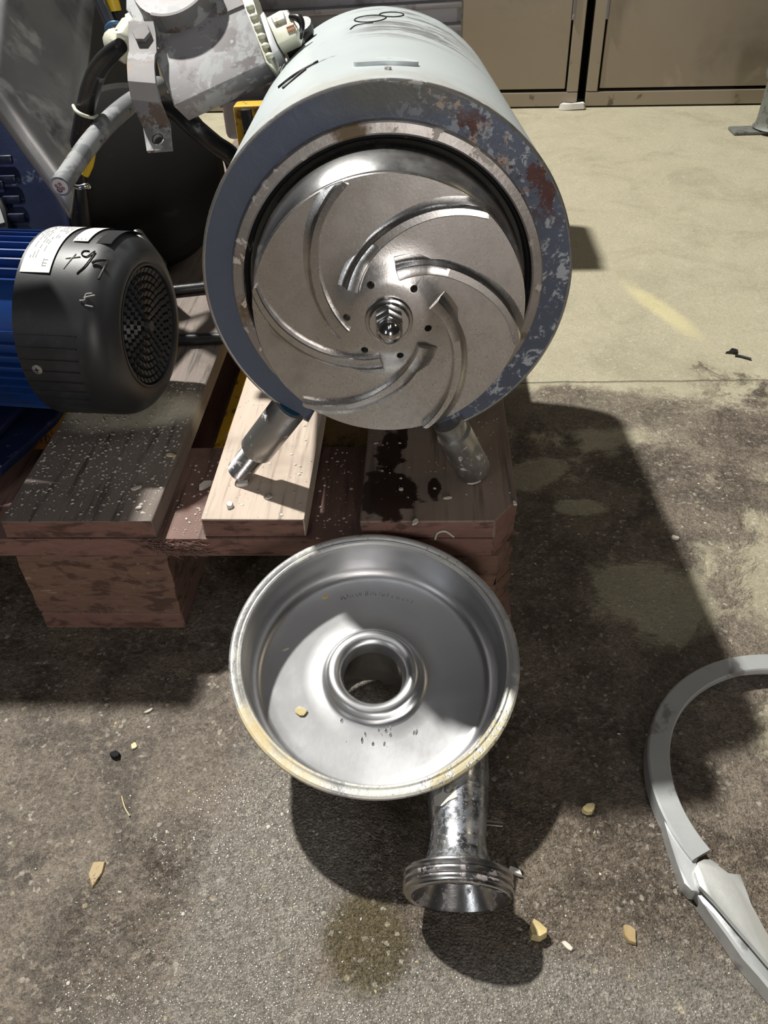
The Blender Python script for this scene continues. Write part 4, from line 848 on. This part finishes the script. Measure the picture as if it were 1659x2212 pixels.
fl('sliver', 322, 1536, .0065, .0018, .001, CHIP, 13, .7, 'white sliver at the pallet shadow edge on the left', 'sliver')
fl('dark_stone', 250, 1633, .0060, .0045, .003, DARK, 14, .2, 'small dark stone on the floor, left', 'stone')
# scraps in the dish
def onfl(u, v_): return atplane(u, v_, CC-CN*.0440, CN)
tag(flake('yellow_flake', onfl(652, 1538)+CN*.0006, CN, .0058, .0058, .0008, CHIPY, 21, .3), 'pale yellow flake stuck inside the cover dish, left of the hole', 'flake')
tag(flake('white_curl', onfl(617, 1404)+CN*.0004, CN, .0042, .0011, .0008, CHIP, 22, .5), 'tiny white curl inside the cover dish, upper left', 'curl')
tag(flake('brown_crumb', onfl(703, 1291)+CN*.0006, CN, .0040, .0030, .0015, CHIPY, 23, .5), 'yellow brown crumb inside the cover dish near its far wall', 'crumb')
# dried paste on the outlet pipe
bm = bmesh.new(); ax_w = (CM.to_3x3() @ dd).normalized(); o_w = CM @ E0; k1 = [(940, 1740), (938, 1722), (955, 1712), (962, 1690), (985, 1680), (995, 1665), (992, 1690), (985, 1705), (988, 1722), (970, 1730), (955, 1742)]
pv = [bm.verts.new(CMi @ hit_cyl(u, v_, o_w, ax_w, .0222)) for u, v_ in k1]; bm.faces.new(pv); r_ = bmesh.ops.triangulate(bm, faces=list(bm.faces)); bmesh.ops.solidify(bm, geom=list(bm.faces), thickness=.0008); obj('dried_paste', bm, PASTE, cov, 40)['label'] = 'patch of dried white paste on the outlet pipe'
# on the pallet
ZP = zT+.0006
for i, (u, v_, sx, sy, m, rot, lab) in enumerate([
    (445, 1050, .0095, .0050, PASTE, .9, 'large white paste smear on the rail left of the threaded leg'),
    (525, 1046, .0080, .0045, PASTE, .4, 'white paste lump at the foot of the threaded pump leg'),
    (1022, 1042, .0085, .0050, PASTE, .3, 'white paste lump under the right pump leg'),
    (295, 1055, .0075, .0028, CHIP, .6, 'white sliver on the wide grey deck board'),
    (300, 1098, .0040, .0022, CHIP, .4, 'small white chip near the front of the wide grey deck board'),
    (580, 1075, .0045, .0028, CHIP, .3, 'white chip on the narrow pale deck board'),
    (866, 1058, .0030, .0026, CHIP, .3, 'white crumb on the dark wet stain'),
    (968, 1077, .0048, .0014, CHIP, .2, 'thin white sliver on the knotty deck board'),
    (897, 1128, .0055, .0030, CHIP, .9, 'white torn shred at the front edge of the knotty deck board'),
    (1112, 1088, .0024, .0040, CHIP, .2, 'white fleck at the right edge of the pallet'),
    (497, 1094, .0040, .0050, PASTE, .4, 'beige smear chip at the left edge of the narrow pale board'),
    (370, 984, .0070, .0030, CHIPY, -.2, 'yellowish shaving on the wide grey deck board')]):
    z_ = ZP if not (430 < u < 441) else ZP
    if u == 445: z_ = zB+.0006
    tag(flake('paste_chip' if m is PASTE else 'chip', atz(u, v_, z_), UPV, sx, sy, .0012 if m is not PASTE else .0028, m, 40+i, rot), lab, 'chip', 'chips and paste crumbs strewn over the pallet')
bm = bmesh.new(); pts = [(940, 1165), (945, 1152), (962, 1148), (980, 1160)]; tube(bm, [aty(u, v_, -.0016) for u, v_ in pts], .0011, 6); tag(obj('hanging_shred', bm, CHIP, None, 60), 'curled white shred clinging to the pallet front under the knotty board', 'shred')
# countless tiny specks
def specks(name, n, place, smin, smax, m, seed, parent=None, label=None, pw=3):
    rnd = random.Random(seed); V, F = [], []
    for _ in range(n):
        c_ = place(rnd)
        if c_ is None: continue
        k = rnd.choice((4, 5, 6)); hf = rnd.uniform(.2, .5); s_ = smin+(smax-smin)*rnd.random()**pw; a0 = rnd.uniform(0, 6.28); el = rnd.uniform(.4, 1); b0 = len(V)
        ca, sa = math.cos(a0), math.sin(a0)
        for i in range(k):
            a_ = 2*PI*i/k; x, y = s_*math.cos(a_)*rnd.uniform(.7, 1), s_*el*math.sin(a_)*rnd.uniform(.7, 1); V.append((c_[0]+x*ca-y*sa, c_[1]+x*sa+y*ca, c_[2]))
        V.append((c_[0], c_[1], c_[2]+s_*hf))
        for i in range(k): F.append((b0+i, b0+(i+1) % k, b0+k))
    me = bpy.data.meshes.new(name); me.from_pydata(V, [], F); me.materials.append(m); o = bpy.data.objects.new(name, me); C.objects.link(o); o['kind'] = 'stuff'
    if parent: o.parent = parent
    if label: o['label'] = label
    return o
def on_deck(rnd):
    r = rnd.random()
    if r < .70: return (rnd.uniform(-.470, -.333), rnd.random()**.8*.24+.004, zT+.0003)
    if r < .80: return (rnd.uniform(-.285, -.195), rnd.uniform(.005, .25), zT+.0003)
    if r < .86: return (rnd.uniform(-.140, -.006), rnd.uniform(.03, .25), zT+.0003)
    if r < .93: return (rnd.uniform(-.616, -.523), rnd.uniform(.005, .25), zT+.0003)
    return (rnd.choice((rnd.uniform(-.325, -.293), rnd.uniform(-.188, -.148))), rnd.uniform(.005, .14), zB+.0004)
tag(specks('white_specks_on_pallet', 3200, on_deck, .00025, .0025, CHIP, 1), 'countless tiny white specks strewn over the pallet boards', 'specks')
def on_floor(rnd):
    x, y = rnd.uniform(-.6, .7), rnd.uniform(-.42, .8)**1
    if y > .25 and rnd.random() < .8: return None
    if -.48 < x < 0 and y > 0: return None
    return (x, y, .0003)
tag(specks('pale_specks_on_floor', 1500, on_floor, .0003, .0021, CHIP, 2), 'countless tiny pale crumbs strewn over the concrete', 'specks')
tag(specks('yellow_specks_on_floor', 420, on_floor, .0004, .0020, CHIPY, 3), 'tiny yellowish grains strewn over the concrete', 'specks')
WGRIT = M('wet_grit', (.17, .15, .125), .09, 0, .7, 420, (), (900, .2, .0003)); WGRIT.node_tree.nodes['Principled BSDF'].inputs['Coat Weight'].default_value = .6
def on_wet(rnd):
    for _ in range(40):
        x, y = rnd.uniform(-.34, .16), rnd.uniform(-.40, -.16)
        u_ = (x+.19+(y+.28)*.25)/.055; w_ = math.exp(-u_*u_*.6)*(1 if y < -.17 else .3)+.9*math.exp(-((y+.37)/.05)**2)+.35*math.exp(-((x-.05)/.09)**2-((y+.30)/.07)**2)
        if math.hypot((x+.128)/.034, (y+.30)/.038) < 1: w_ *= .12
        if rnd.random() < w_: return (x, y, .0001)
    return None
tag(specks('wet_grit_on_floor', 16000, on_wet, .0005, .0019, WGRIT, 9, pw=2), 'countless wet glinting grit grains roughening the concrete before the cover', 'grit')
bpy.data.objects['wet_grit_on_floor'].data.polygons.foreach_set('use_smooth', [True]*len(bpy.data.objects['wet_grit_on_floor'].data.polygons))
